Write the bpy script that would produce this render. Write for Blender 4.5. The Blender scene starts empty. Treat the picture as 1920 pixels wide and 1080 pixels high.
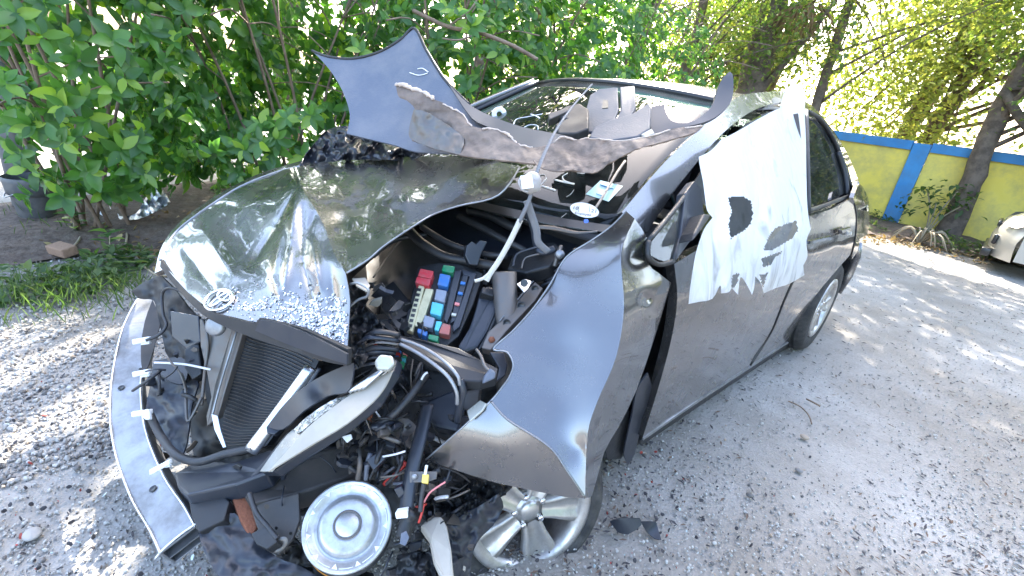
import bpy, math, random
import numpy as np
from mathutils import Vector, Matrix, noise
from mathutils.geometry import delaunay_2d_cdt

# ------------------------------------------------------------------ camera
scene = bpy.context.scene
YAW, PITCH, ROLL = -0.760763748561806, 0.3794936806219195, 0.13996096447506248
EYE = Vector((1.4052576113392914, -0.8099098357577419, 1.3156896967399567))
FPX = 894.82
fw = Vector((math.sin(YAW)*math.cos(PITCH), math.cos(YAW)*math.cos(PITCH), -math.sin(PITCH)))
r0 = Vector((math.cos(YAW), -math.sin(YAW), 0)); u0 = r0.cross(fw)
RT = r0*math.cos(ROLL)+u0*math.sin(ROLL); UP = -r0*math.sin(ROLL)+u0*math.cos(ROLL)
cam_data = bpy.data.cameras.new('camera'); cam = bpy.data.objects.new('camera', cam_data)
scene.collection.objects.link(cam); scene.camera = cam
M3 = Matrix((RT, UP, -fw)).transposed()
cam.matrix_world = Matrix.Translation(EYE) @ M3.to_4x4()
cam_data.sensor_width = 36; cam_data.lens = FPX/1920*36
cam_data.clip_start = 0.02; cam_data.clip_end = 900

# ------------------------------------------------------------------ light
SUN = Vector((-0.45, 0.65, 0.62)).normalized()          # direction towards the sun
EXPOSURE = 3.3
world = bpy.data.worlds.new('World'); scene.world = world; world.use_nodes = True
wn = world.node_tree; wn.nodes.clear()
sky = wn.nodes.new('ShaderNodeTexSky'); sky.sky_type = 'NISHITA'; sky.sun_disc = False
sky.sun_elevation = math.asin(SUN.z); sky.sun_rotation = math.atan2(SUN.x, SUN.y)
sky.air_density = 1.0; sky.dust_density = 4.0; sky.ozone_density = 1.0
bg = wn.nodes.new('ShaderNodeBackground'); bg.inputs['Strength'].default_value = 0.15
wo = wn.nodes.new('ShaderNodeOutputWorld')
wn.links.new(sky.outputs[0], bg.inputs[0]); wn.links.new(bg.outputs[0], wo.inputs[0])
sl = bpy.data.lights.new('sun', 'SUN'); sl.energy = 2.4; sl.angle = math.radians(0.5); sl.color = (1, .94, .84)
so = bpy.data.objects.new('sun', sl); scene.collection.objects.link(so)
so.rotation_euler = (-SUN).to_track_quat('-Z', 'Y').to_euler(); so.location = SUN*30
scene.view_settings.view_transform = 'Standard'; scene.view_settings.look = 'None'
scene.view_settings.exposure = EXPOSURE; scene.view_settings.gamma = 1
scene.view_settings.use_curve_mapping = False
scene.render.engine = 'CYCLES'
scene.cycles.max_bounces = 8; scene.cycles.transparent_max_bounces = 24

# ------------------------------------------------------------------ helpers
col = scene.collection
rnd = random.Random(7)
rs = np.random.RandomState(11)

def tag(o, label=None, cat=None, group=None, kind=None):
    if label: o['label'] = label
    if cat: o['category'] = cat
    if group: o['group'] = group
    if kind: o['kind'] = kind
    return o
def link(o, parent=None):
    col.objects.link(o)
    if parent is not None:
        o.parent = parent
        if parent.type == 'EMPTY': o.matrix_parent_inverse = Matrix.Translation(-Vector(parent.location))
    return o
def empty(name, loc, label, cat, group=None):
    o = bpy.data.objects.new(name, None); o.location = loc; o.empty_display_size = .2
    col.objects.link(o); return tag(o, label, cat, group)
def mesh(name, verts, faces, mat=None, parent=None, smooth=True):
    me = bpy.data.meshes.new(name); me.from_pydata([tuple(v) for v in verts], [], faces); me.update()
    if smooth: me.polygons.foreach_set('use_smooth', [True]*len(me.polygons))
    if mat: me.materials.append(mat)
    return link(bpy.data.objects.new(name, me), parent)
def inst(name, me, M, parent=None):
    o = bpy.data.objects.new(name, me); link(o, parent); o.matrix_basis = M; return o

def ray(px, py): return RT*((px-960)/FPX)-UP*((py-540)/FPX)+fw
def at(px, py, *c):
    """A point of the place: the sight line through a spot measured in the photograph, taken to a real depth in metres or to a plane x/y/z."""
    d = ray(px, py)
    if len(c) == 1: return EYE+d*c[0]
    i = 'xyz'.index(c[0]); return EYE+d*((c[1]-EYE[i])/d[i])
def dep(px, py, c):
    if len(c) == 1: return c[0]
    i = 'xyz'.index(c[0]); d = ray(px, py); return (c[1]-EYE[i])/d[i]

def smooth2(pts, closed=True, k=4):
    """Catmull-Rom through 2D/3D points; a point whose last item is 'c' is a corner."""
    n = len(pts); cor = [p[-1] == 'c' for p in pts]
    P = [np.array([v for v in p if v != 'c'], float) for p in pts]; out = []
    for i in range(n if closed else n-1):
        p1, p2 = P[i], P[(i+1) % n]
        p0 = P[i-1] if (closed or i > 0) else p1
        p3 = P[(i+2) % n] if (closed or i+2 < n) else p2
        m1 = (p2-p0)/2 if not cor[i] else (p2-p1)*.6
        m2 = (p3-p1)/2 if not cor[(i+1) % n] else (p2-p1)*.6
        L = np.linalg.norm(p2-p1)
        for m in (m1, m2):
            l = np.linalg.norm(m)
            if l > L*1.1 and l > 0: m *= L*1.1/l
        for j in range(k):
            t = j/k; t2, t3 = t*t, t*t*t
            out.append((2*t3-3*t2+1)*p1+(t3-2*t2+t)*m1+(-2*t3+3*t2)*p2+(t3-t2)*m2)
    if not closed: out.append(P[-1])
    return out

class Surf:
    """Inverse depth interpolated over measured control points: exact for flat sheets, smooth for bent ones."""
    def __init__(s, ctrl, kern='tps'):
        s.P = np.array([(c[0]/500, c[1]/500) for c in ctrl], float)
        w = np.array([1/dep(c[0], c[1], c[2:]) for c in ctrl]); s.kern = kern; n = len(ctrl)
        if n < 3: s.a = np.array([w.mean(), 0, 0]); s.c = np.zeros(n); return
        K = s.k(np.linalg.norm(s.P[:, None]-s.P[None], axis=2)); Q = np.hstack([np.ones((n, 1)), s.P])
        if n == 3: s.c = np.zeros(3); s.a = np.linalg.lstsq(Q, w, rcond=None)[0]; return
        A = np.zeros((n+3, n+3)); A[:n, :n] = K+np.eye(n)*1e-6; A[:n, n:] = Q; A[n:, :n] = Q.T
        x = np.linalg.lstsq(A, np.concatenate([w, np.zeros(3)]), rcond=None)[0]; s.c = x[:n]; s.a = x[n:]
    def k(s, r): return r if s.kern == 'lin' else r*r*np.log(np.maximum(r, 1e-9))
    def __call__(s, x, y):
        q = np.array([x/500, y/500]); r = np.linalg.norm(s.P-q, axis=1)
        return 1/(s.a[0]+s.a[1]*q[0]+s.a[2]*q[1]+float(s.c@s.k(r)))

def tri2d(outline, step):
    b = []
    n = len(outline)
    for i in range(n):
        p, q = np.array(outline[i][:2]), np.array(outline[(i+1) % n][:2]); L = np.linalg.norm(q-p)
        m = max(1, int(L/step))
        for j in range(m): b.append(p+(q-p)*j/m)
    nb = len(b); xs = [v[0] for v in b]; ys = [v[1] for v in b]
    pts = [Vector((v[0], v[1])) for v in b]
    poly = np.array(b); y = min(ys)+step*.5; row = 0
    while y < max(ys):
        x = min(xs)+(step*.5 if row % 2 else 0)
        while x < max(xs):
            q = np.array([x, y]); X = poly[:, 0]; Y = poly[:, 1]; X2 = np.roll(X, -1); Y2 = np.roll(Y, -1)
            c = ((Y > y) != (Y2 > y)); den = np.where(Y2-Y == 0, 1e-9, Y2-Y)
            if (np.sum(c & (x < (X2-X)*(y-Y)/den+X)) % 2) == 1 and np.min(np.hypot(X-x, Y-y)) > step*.45:
                pts.append(Vector((x, y)))
            x += step
        y += step*.87; row += 1
    vo, eo, fo, *_ = delaunay_2d_cdt(pts, [(i, (i+1) % nb) for i in range(nb)], [list(range(nb))], 1, 1e-4)
    return vo, fo

def panel(name, outline, ctrl, mat, parent=None, step=16, th=.003, kern='tps', bumps=(), rough=0, rscale=.03, k=3, seed=0, smooth=True, fine=None):
    """A bent sheet of real thickness. outline: spots of its edge, ctrl: spots with their depth / plane."""
    S = ctrl if isinstance(ctrl, Surf) else Surf(ctrl, kern)
    O = smooth2([tuple(o) for o in outline], True, k) if k > 1 else [np.array(o[:2], float) for o in outline]
    vo, fo = tri2d(O, step)
    def P3(x, y):
        t = S(x, y)
        for b in bumps:
            if len(b) == 4: t += b[3]*math.exp(-((x-b[0])**2+(y-b[1])**2)/(b[2]*b[2]))
            else:                                       # a crease: x1 y1 x2 y2 width depth
                x1, y1, x2, y2, w_, a_ = b; dx, dy = x2-x1, y2-y1; L2 = dx*dx+dy*dy; q = ((x-x1)*dx+(y-y1)*dy)/L2; qc = min(1, max(0, q))
                d_ = math.hypot(x-x1-qc*dx, y-y1-qc*dy); e_ = math.sin(math.pi*min(1, max(0, (q+.15)/1.3))) if -.15 < q < 1.15 else 0
                t += a_*e_*math.exp(-(math.sqrt(d_*d_+4)-2)/w_)
        if rough: t += rough*noise.fractal(Vector((x*rscale, y*rscale, seed)), 1.0, 2.0, 3)
        return at(x, y, t)
    V = []; NN = []
    for v in vo:
        x, y = v; p = P3(x, y); V.append(p)
        n_ = (P3(x+1.2, y)-P3(x-1.2, y)).cross(P3(x, y+1.2)-P3(x, y-1.2)).normalized()
        NN.append(n_ if n_.dot(EYE-p) > 0 else -n_)
    F = []
    for f in fo:
        f = list(f); a, b, c = V[f[0]], V[f[1]], V[f[2]]
        if (b-a).cross(c-a).dot(EYE-a) < 0: f.reverse()
        F.append(f)
    th = th or .003; n = len(V); edges = {}
    for f in F:
        for k_ in range(3): edges[(f[k_], f[(k_+1) % 3])] = 1
    rim = [(b, a, a+n, b+n) for (a, b) in edges if (b, a) not in edges]
    AV = V+[v-q*th for v, q in zip(V, NN)]; AF = F+[[n+i for i in reversed(f)] for f in F]+[list(q) for q in rim]
    o = mesh(name, AV, AF, mat, parent, smooth)
    if smooth:
        ln = []
        for k_, f in enumerate(AF):
            if k_ < len(F): ln += [NN[i] for i in f]
            elif k_ < 2*len(F): ln += [-NN[i-n] for i in f]
            else: q = (AV[f[1]]-AV[f[0]]).cross(AV[f[2]]-AV[f[1]]); q = q.normalized() if q.length > 1e-9 else Vector((0, 0, 1)); ln += [q]*len(f)
        o.data.normals_split_custom_set([tuple(q) for q in ln]); LN[o.name] = ln
    return o
LN = {}

def join_mesh(objs):
    """Merge the sheets of one pressed part into one mesh (edges kept sharp where they meet)."""
    base = objs[0]; V = []; F = []; ln = []
    for o in objs:
        n = len(V); ln += LN[o.name]; V += [v.co.copy() for v in o.data.vertices]; F += [[n+i for i in p.vertices] for p in o.data.polygons]
    me = bpy.data.meshes.new(base.name); me.from_pydata(V, [], F); me.update()
    me.polygons.foreach_set('use_smooth', [True]*len(F)); me.materials.append(base.data.materials[0]); me.normals_split_custom_set([tuple(q) for q in ln]); base.data = me
    for o in objs[1:]: bpy.data.objects.remove(o)
    return base

class MB:
    def __init__(s): s.V = []; s.F = []
    def add(s, V, F): n = len(s.V); s.V += [Vector(v) for v in V]; s.F += [[n+i for i in f] for f in F]; return s
    def box(s, c, size, R=None):
        c = Vector(c); h = Vector(size)/2; V = []
        for sx in (-1, 1):
            for sy in (-1, 1):
                for sz in (-1, 1):
                    v = Vector((sx*h.x, sy*h.y, sz*h.z)); V.append(c+(R @ v if R else v))
        return s.add(V, [(0,1,3,2), (4,6,7,5), (0,4,5,1), (2,3,7,6), (0,2,6,4), (1,5,7,3)])
    def tube(s, pts, r, n=7, cap=True, flat=1.0):
        pts = [Vector(p) for p in pts]; m = len(pts)
        if not hasattr(r, '__len__'): r = [r]*m
        t0 = (pts[1]-pts[0]).normalized(); u = t0.orthogonal().normalized(); V = []
        for i, p in enumerate(pts):
            t = (pts[min(i+1, m-1)]-pts[max(i-1, 0)]).normalized()
            u = (u-t*u.dot(t)); u = u.normalized() if u.length > 1e-6 else t.orthogonal().normalized(); w = t.cross(u)
            for j in range(n):
                a = 2*math.pi*j/n; V.append(p+u*(math.cos(a)*r[i])+w*(math.sin(a)*r[i]*flat))
        F = [(i*n+j, i*n+(j+1) % n, (i+1)*n+(j+1) % n, (i+1)*n+j) for i in range(m-1) for j in range(n)]
        if cap: F += [list(range(n))[::-1], [(m-1)*n+j for j in range(n)]]
        return s.add(V, F)
    def lathe(s, prof, M, n=32, a0=0, a1=2*math.pi):
        full = abs(a1-a0-2*math.pi) < 1e-6; k = n if full else n+1; V = []
        for (r, z) in prof:
            for j in range(k):
                a = a0+(a1-a0)*j/n; V.append(M @ Vector((r*math.cos(a), r*math.sin(a), z)))
        F = []
        for i in range(len(prof)-1):
            for j in range(n):
                F.append((i*k+j, i*k+(j+1) % k, (i+1)*k+(j+1) % k, (i+1)*k+j))
        return s.add(V, F)
    def build(s, name, mat, parent=None, smooth=True, bevel=0):
        o = mesh(name, s.V, s.F, mat, parent, smooth)
        if bevel:
            m = o.modifiers.new('bevel', 'BEVEL'); m.width = bevel; m.segments = 2; m.limit_method = 'ANGLE'
        return o

def spline(pts, k=6): return [Vector(p) for p in smooth2([tuple(p) for p in pts], False, k)]
def wire(name, pts, r, mat, parent=None, k=6, flat=1.0, n=7):
    P = [at(*p) for p in pts]; return MB().tube(spline(P, k), r, n, True, flat).build(name, mat, parent)
def slab(name, outline, ctrl, thick, mat, parent=None, bevel=.002, dirv=None, k=1, smooth=False):
    """A solid block: its near face is outlined on the sheet ctrl, its body goes 'thick' metres behind it."""
    S = Surf(ctrl) if not isinstance(ctrl, Surf) else ctrl
    O = smooth2(outline, True, k) if k > 1 else [np.array(o[:2], float) for o in outline]
    A = [at(q[0], q[1], S(q[0], q[1])) for q in O]; n = len(A)
    nn = Vector((0, 0, 0))
    for i in range(n): nn += A[i].cross(A[(i+1) % n])
    nn.normalize()
    if nn.dot(EYE-A[0]) < 0: A.reverse(); nn = -nn
    d = Vector(dirv).normalized() if dirv else -nn
    B = [a+d*thick for a in A]
    F = [list(range(n)), [n+i for i in range(n)][::-1]]+[(i, n+i, n+(i+1) % n, (i+1) % n) for i in range(n)]
    o = mesh(name, A+B, F, mat, parent, False)
    if bevel:
        m = o.modifiers.new('bevel', 'BEVEL'); m.width = bevel; m.segments = 2; m.limit_method = 'ANGLE'
        m.harden_normals = False
    return o

# ------------------------------------------------------------------ materials
MAT = {}
def mat(name, base=(.5, .5, .5), rough=.5, metal=0, coat=0, spec=.5, noise_amt=0, noise_scale=20, col2=None, bump=0, bump_scale=60, trans=0, dirt=None, dirt_amt=.4, dirt_scale=6, alpha=1, rvar=0, sheen=0):
    m = bpy.data.materials.new(name); m.use_nodes = True; N = m.node_tree.nodes; L = m.node_tree.links
    b = N['Principled BSDF']; b.inputs['Roughness'].default_value = rough; b.inputs['Metallic'].default_value = metal
    b.inputs['Coat Weight'].default_value = coat; b.inputs['Coat Roughness'].default_value = .04
    b.inputs['Specular IOR Level'].default_value = spec; b.inputs['Alpha'].default_value = alpha
    tc = N.new('ShaderNodeTexCoord'); base4 = (*base, 1)
    b.inputs['Base Color'].default_value = base4; out = None
    if col2:
        nz = N.new('ShaderNodeTexNoise'); nz.inputs['Scale'].default_value = noise_scale; nz.inputs['Detail'].default_value = 6; nz.inputs['Roughness'].default_value = .65
        L.new(tc.outputs['Object'], nz.inputs['Vector'])
        cr = N.new('ShaderNodeValToRGB'); cr.color_ramp.elements[0].position = .38; cr.color_ramp.elements[1].position = .62
        cr.color_ramp.elements[0].color = base4; cr.color_ramp.elements[1].color = (*col2, 1)
        L.new(nz.outputs['Fac'], cr.inputs['Fac']); out = cr.outputs['Color']
    if dirt:
        nz = N.new('ShaderNodeTexNoise'); nz.inputs['Scale'].default_value = dirt_scale; nz.inputs['Detail'].default_value = 8; nz.inputs['Roughness'].default_value = .7
        L.new(tc.outputs['Object'], nz.inputs['Vector'])
        mr = N.new('ShaderNodeMapRange'); mr.inputs['From Min'].default_value = .42; mr.inputs['From Max'].default_value = .72; mr.inputs['To Max'].default_value = dirt_amt
        L.new(nz.outputs['Fac'], mr.inputs['Value'])
        mx = N.new('ShaderNodeMix'); mx.data_type = 'RGBA'; L.new(mr.outputs[0], mx.inputs[0])
        mx.inputs[6].default_value = base4
        if out: L.new(out, mx.inputs[6])
        mx.inputs[7].default_value = (*dirt, 1); out = mx.outputs[2]
        rr = N.new('ShaderNodeMapRange'); rr.inputs['To Min'].default_value = rough; rr.inputs['To Max'].default_value = min(1, rough+.5)
        L.new(mr.outputs[0], rr.inputs['Value']); L.new(rr.outputs[0], b.inputs['Roughness'])
    if out: L.new(out, b.inputs['Base Color'])
    if bump:
        nb = N.new('ShaderNodeTexNoise'); nb.inputs['Scale'].default_value = bump_scale; nb.inputs['Detail'].default_value = 4
        L.new(tc.outputs['Object'], nb.inputs['Vector'])
        bp = N.new('ShaderNodeBump'); bp.inputs['Strength'].default_value = bump; bp.inputs['Distance'].default_value = .01
        L.new(nb.outputs['Fac'], bp.inputs['Height']); L.new(bp.outputs[0], b.inputs['Normal'])
    MAT[name] = m; return m

mat('paint', (.158, .157, .162), .24, .92, 1.0, dirt=(.24, .225, .20), dirt_amt=.18, dirt_scale=7)
mat('paint_inner', (.055, .052, .05), .5, .3, dirt=(.16, .13, .11), dirt_amt=.5)
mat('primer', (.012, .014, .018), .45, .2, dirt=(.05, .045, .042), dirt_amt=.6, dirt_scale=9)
mat('black_plastic', (.012, .0135, .016), .42, dirt=(.035, .033, .031), dirt_amt=.4, dirt_scale=11, bump=.15, bump_scale=90)
mat('dark_plastic', (.018, .022, .032), .34, dirt=(.06, .06, .06), dirt_amt=.35, dirt_scale=9)
mat('grey_plastic', (.085, .10, .135), .5, dirt=(.26, .25, .25), dirt_amt=.35, dirt_scale=7, bump=.12, bump_scale=160)
mat('rubber', (.018, .018, .019), .75, dirt=(.14, .13, .12), dirt_amt=.5, dirt_scale=14, bump=.3, bump_scale=120)
mat('wire_black', (.02, .022, .026), .45, dirt=(.09, .08, .08), dirt_amt=.5, dirt_scale=20)
mat('wire_white', (.62, .62, .64), .5); mat('wire_red', (.45, .04, .03), .5); mat('wire_pink', (.6, .2, .2), .5)
mat('alu', (.31, .32, .34), .4, .75, dirt=(.12, .115, .11), dirt_amt=.7, dirt_scale=7, bump=.08, bump_scale=40)
mat('alu_bright', (.68, .70, .73), .26, .92, dirt=(.4, .4, .4), dirt_amt=.3, dirt_scale=12)
mat('can', (.55, .56, .57), .36, .85, dirt=(.24, .22, .20), dirt_amt=.6, dirt_scale=26)
mat('chrome', (.8, .8, .82), .08, 1)
mat('rim', (.55, .54, .53), .3, .8, dirt=(.22, .17, .14), dirt_amt=.6, dirt_scale=18)
mat('steel_dirty', (.13, .125, .12), .45, .6, dirt=(.22, .16, .12), dirt_amt=.6, dirt_scale=14)
mat('rust', (.20, .07, .035), .85, bump=.4, bump_scale=100)
mat('brake', (.2, .11, .07), .7, .4)
mat('cover_brown', (.10, .072, .058), .72, col2=(.17, .13, .105), noise_scale=7, bump=.35, bump_scale=55, dirt=(.24, .185, .15), dirt_amt=.5, dirt_scale=16)
mat('foam', (.50, .41, .35), .85, bump=.6, bump_scale=90)
mat('white_clip', (.75, .76, .76), .5)
mat('bag_black', (.012, .014, .02), .28, bump=.5, bump_scale=22)
D_ = dict(dirt=(.20, .19, .18), dirt_amt=.45, dirt_scale=60)
mat('red_relay', (.46, .03, .045), .45, **D_); mat('green_relay', (.0, .19, .08), .45, **D_); mat('blue_relay', (.02, .14, .42), .45, **D_)
mat('grey_relay', (.20, .23, .30), .5, **D_); mat('cyan_relay', (.06, .42, .56), .45, **D_); mat('brown_relay', (.34, .08, .065), .5, **D_)
mat('cream', (.50, .46, .30), .55, dirt=(.2, .18, .12), dirt_amt=.5, dirt_scale=30)
mat('yellow_mark', (.7, .55, .12), .5); mat('orange_band', (.72, .33, .03), .5); mat('blue_mark', (.03, .14, .6), .5)
mat('lens', (.42, .42, .38), .15, .2, .5, dirt=(.3, .27, .22), dirt_amt=.5, dirt_scale=20)
mat('reflector', (.72, .72, .7), .22, .8, col2=(.2, .2, .19), noise_scale=60, bump=.5, bump_scale=120)
mat('tan_plastic', (.36, .33, .28), .5, dirt=(.2, .18, .16), dirt_amt=.4)
mat('webbing', (.15, .155, .17), .7, bump=.3, bump_scale=200); mat('cord', (.5, .48, .44), .8, bump=.4, bump_scale=200)
mat('trim_grey', (.045, .055, .075), .5, dirt=(.12, .12, .12), dirt_amt=.35, dirt_scale=9, bump=.1, bump_scale=160)
mat('rag', (.34, .32, .31), .85, bump=.5, bump_scale=60); mat('paper_white', (.8, .8, .79), .7)
mat('seat', (.05, .052, .06), .85); mat('interior', (.07, .07, .075), .7)
mat('wall_yellow', (.80, .63, .11), .8, col2=(.84, .69, .17), noise_scale=1.3, dirt=(.36, .29, .12), dirt_amt=.75, dirt_scale=2.6, bump=.12, bump_scale=30)
mat('wall_blue', (.04, .22, .50), .75, col2=(.06, .27, .56), noise_scale=2, dirt=(.12, .16, .22), dirt_amt=.5, dirt_scale=3, bump=.1, bump_scale=30)
mat('bark', (.085, .065, .05), .9, col2=(.17, .13, .10), noise_scale=8, bump=.8, bump_scale=22)
mat('branch', (.15, .10, .07), .85, col2=(.24, .17, .12), noise_scale=14, bump=.5, bump_scale=50)
mat('dead_frond', (.30, .19, .10), .85); mat('dry_stem', (.33, .27, .18), .85)
mat('pale_paint', (.46, .43, .38), .3, .25, .6); mat('car_black', (.015, .016, .018), .3)
mat('bucket', (.07, .075, .085), .5, dirt=(.25, .23, .2), dirt_amt=.6); mat('post', (.16, .16, .17), .8, bump=.4, bump_scale=30, dirt=(.28, .27, .25), dirt_amt=.5)
mat('brick', (.28, .17, .11), .9, bump=.5); mat('foil', (.36, .38, .42), .3, .8, bump=.3, bump_scale=30)
mat('emblem', (.82, .82, .84), .14, .9)

def glass(name, tint, rough=.02, dark=.0, refl=1.45, dust=.0):
    m = bpy.data.materials.new(name); m.use_nodes = True; N = m.node_tree.nodes; L = m.node_tree.links; N.clear()
    o = N.new('ShaderNodeOutputMaterial'); t = N.new('ShaderNodeBsdfTransparent'); t.inputs[0].default_value = (*tint, 1)
    g = N.new('ShaderNodeBsdfGlossy'); g.inputs['Roughness'].default_value = rough
    fr = N.new('ShaderNodeFresnel'); fr.inputs[0].default_value = refl
    mx = N.new('ShaderNodeMixShader'); L.new(fr.outputs[0], mx.inputs[0]); L.new(t.outputs[0], mx.inputs[1]); L.new(g.outputs[0], mx.inputs[2])
    last = mx
    if dust:
        d = N.new('ShaderNodeBsdfDiffuse'); d.inputs[0].default_value = (.5, .52, .5, 1)
        tc = N.new('ShaderNodeTexCoord'); nz = N.new('ShaderNodeTexNoise'); nz.inputs['Scale'].default_value = 9; nz.inputs['Detail'].default_value = 8
        L.new(tc.outputs['Object'], nz.inputs['Vector']); mr = N.new('ShaderNodeMapRange'); mr.inputs['From Min'].default_value = .4; mr.inputs['From Max'].default_value = .75
        mr.inputs['To Min'].default_value = dust*.25; mr.inputs['To Max'].default_value = dust; L.new(nz.outputs['Fac'], mr.inputs['Value'])
        m2 = N.new('ShaderNodeMixShader'); L.new(mr.outputs[0], m2.inputs[0]); L.new(mx.outputs[0], m2.inputs[1]); L.new(d.outputs[0], m2.inputs[2]); last = m2
    L.new(last.outputs[0], o.inputs[0]); MAT[name] = m; return m
glass('windshield_glass', (.22, .38, .33), .02, refl=1.45, dust=.05)
glass('tinted_glass', (.16, .19, .18), .02, refl=1.75, dust=.08)
glass('clear_glass', (.5, .58, .56), .03, refl=1.7, dust=.15)

def leaf_mat(name, c1, c2, tl, gloss=.35, trans=.45):
    m = bpy.data.materials.new(name); m.use_nodes = True; N = m.node_tree.nodes; L = m.node_tree.links; N.clear()
    o = N.new('ShaderNodeOutputMaterial'); geo = N.new('ShaderNodeNewGeometry'); oi = N.new('ShaderNodeObjectInfo')
    ad = N.new('ShaderNodeMath'); ad.operation = 'ADD'; L.new(geo.outputs['Random Per Island'], ad.inputs[0]); L.new(oi.outputs['Random'], ad.inputs[1])
    fr = N.new('ShaderNodeMath'); fr.operation = 'FRACT'; L.new(ad.outputs[0], fr.inputs[0])
    cr = N.new('ShaderNodeValToRGB'); e = cr.color_ramp.elements; e[0].position = 0; e[0].color = (*c1, 1); e[1].position = .8; e[1].color = (*c2, 1)
    x = e.new(.95); x.color = (*tl, 1); L.new(fr.outputs[0], cr.inputs[0])
    b = N.new('ShaderNodeBsdfPrincipled'); b.inputs['Roughness'].default_value = gloss; L.new(cr.outputs[0], b.inputs['Base Color'])
    t = N.new('ShaderNodeBsdfTranslucent'); br = N.new('ShaderNodeMix'); br.data_type = 'RGBA'; br.blend_type = 'MULTIPLY'; br.inputs[0].default_value = 1
    L.new(cr.outputs[0], br.inputs[6]); br.inputs[7].default_value = (1.9, 2.1, .8, 1); L.new(br.outputs[2], t.inputs[0])
    mx = N.new('ShaderNodeMixShader'); mx.inputs[0].default_value = trans; L.new(b.outputs[0], mx.inputs[1]); L.new(t.outputs[0], mx.inputs[2]); L.new(mx.outputs[0], o.inputs[0])
    MAT[name] = m; return m
leaf_mat('leaf_shrub', (.045, .115, .035), (.085, .20, .045), (.24, .36, .05))
leaf_mat('leaf_tree', (.07, .12, .035), (.13, .18, .05), (.25, .25, .08), .5)
leaf_mat('leaf_far', (.10, .13, .045), (.19, .21, .065), (.34, .32, .11), .6)
leaf_mat('leaf_weed', (.05, .095, .035), (.09, .135, .05), (.16, .19, .08), .5)
leaf_mat('leaf_dry', (.18, .11, .05), (.28, .18, .09), (.35, .27, .13), .8, .15)

# ------------------------------------------------------------------ ground
def ground_material():
    m = bpy.data.materials.new('crushed_lime'); m.use_nodes = True; N = m.node_tree.nodes; L = m.node_tree.links
    b = N['Principled BSDF']; b.inputs['Roughness'].default_value = .9; b.inputs['Specular IOR Level'].default_value = .25
    tc = N.new('ShaderNodeTexCoord')
    def nz(s, d=6, r=.6):
        n = N.new('ShaderNodeTexNoise'); n.inputs['Scale'].default_value = s; n.inputs['Detail'].default_value = d; n.inputs['Roughness'].default_value = r
        L.new(tc.outputs['Object'], n.inputs['Vector']); return n
    def ramp(src, p0, c0, p1, c1):
        c = N.new('ShaderNodeValToRGB'); e = c.color_ramp.elements; e[0].position = p0; e[0].color = (*c0, 1); e[1].position = p1; e[1].color = (*c1, 1); L.new(src, c.inputs[0]); return c
    def mix(f, a, bb, mode='MIX'):
        x = N.new('ShaderNodeMix'); x.data_type = 'RGBA'; x.blend_type = mode
        if isinstance(f, float): x.inputs[0].default_value = f
        else: L.new(f, x.inputs[0])
        L.new(a, x.inputs[6]); L.new(bb, x.inputs[7]); return x.outputs[2]
    base = ramp(nz(1.3, 8).outputs['Fac'], .3, (.31, .295, .275), .7, (.40, .38, .355))
    big = ramp(nz(.55, 6, .62).outputs['Fac'], .40, (.74, .71, .67), .60, (1, 1, 1)); trk = ramp(nz(3.5, 5, .6).outputs['Fac'], .35, (.86, .85, .83), .6, (1, 1, 1))
    fine = ramp(nz(55, 4, .75).outputs['Fac'], .3, (.29, .275, .26), .6, (.42, .405, .385))
    c = mix(1.0, mix(1.0, mix(.5, base.outputs[0], fine.outputs[0]), big.outputs[0], 'MULTIPLY'), trk.outputs[0], 'MULTIPLY')
    v = N.new('ShaderNodeTexVoronoi'); v.inputs['Scale'].default_value = 95; L.new(tc.outputs['Object'], v.inputs['Vector'])
    vr = ramp(v.outputs['Color'], .80, (0, 0, 0), .86, (1, 1, 1)); dk = N.new('ShaderNodeRGB'); dk.outputs[0].default_value = (.13, .12, .12, 1)
    pm = ramp(nz(2.1, 5).outputs['Fac'], .42, (.0, .0, .0), .66, (.5, .5, .5))
    f = N.new('ShaderNodeMath'); f.operation = 'MULTIPLY'; L.new(vr.outputs[0], f.inputs[0]); L.new(pm.outputs[0], f.inputs[1])
    c = mix(f.outputs[0], c, dk.outputs[0])
    L.new(c, b.inputs['Base Color'])
    bp = N.new('ShaderNodeBump'); bp.inputs['Strength'].default_value = .4; bp.inputs['Distance'].default_value = .008; L.new(nz(70, 5, .7).outputs['Fac'], bp.inputs['Height'])
    b2 = N.new('ShaderNodeBump'); b2.inputs['Strength'].default_value = .5; b2.inputs['Distance'].default_value = .006; L.new(v.outputs['Distance'], b2.inputs['Height']); L.new(bp.outputs[0], b2.inputs['Normal'])
    L.new(b2.outputs[0], b.inputs['Normal']); MAT['ground'] = m
ground_material()
mat('dirt', (.06, .038, .027), .95, col2=(.13, .088, .064), noise_scale=9, bump=.9, bump_scale=35, dirt=(.24, .20, .17), dirt_amt=.5, dirt_scale=22)
mat('pebble_a', (.33, .31, .29), .85, bump=.3); mat('pebble_b', (.21, .195, .185), .85); mat('pebble_c', (.44, .42, .39), .8); mat('pebble_d', (.12, .11, .105), .8)
mat('pebble_tan', (.36, .28, .21), .85)

def ground_z(x, y): return 0.0
V = []; F = []; n = 120
xs = [math.copysign(abs(t)**3, t)*250 for t in np.linspace(-1, 1, n)]
for a in xs:
    for b_ in xs:
        d = math.hypot(a, b_)
        h = .010*noise.noise(Vector((a*1.7, b_*1.7, 0)))+.006*noise.noise(Vector((a*6, b_*6, 3))) if d < 25 else 0
        V.append((a, b_+4, h-.012))
for i in range(n-1):
    for j in range(n-1): k = i*n+j; F.append((k, k+n, k+n+1, k+1))
tag(mesh('ground', V, F, MAT['ground']), kind='structure')

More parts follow.
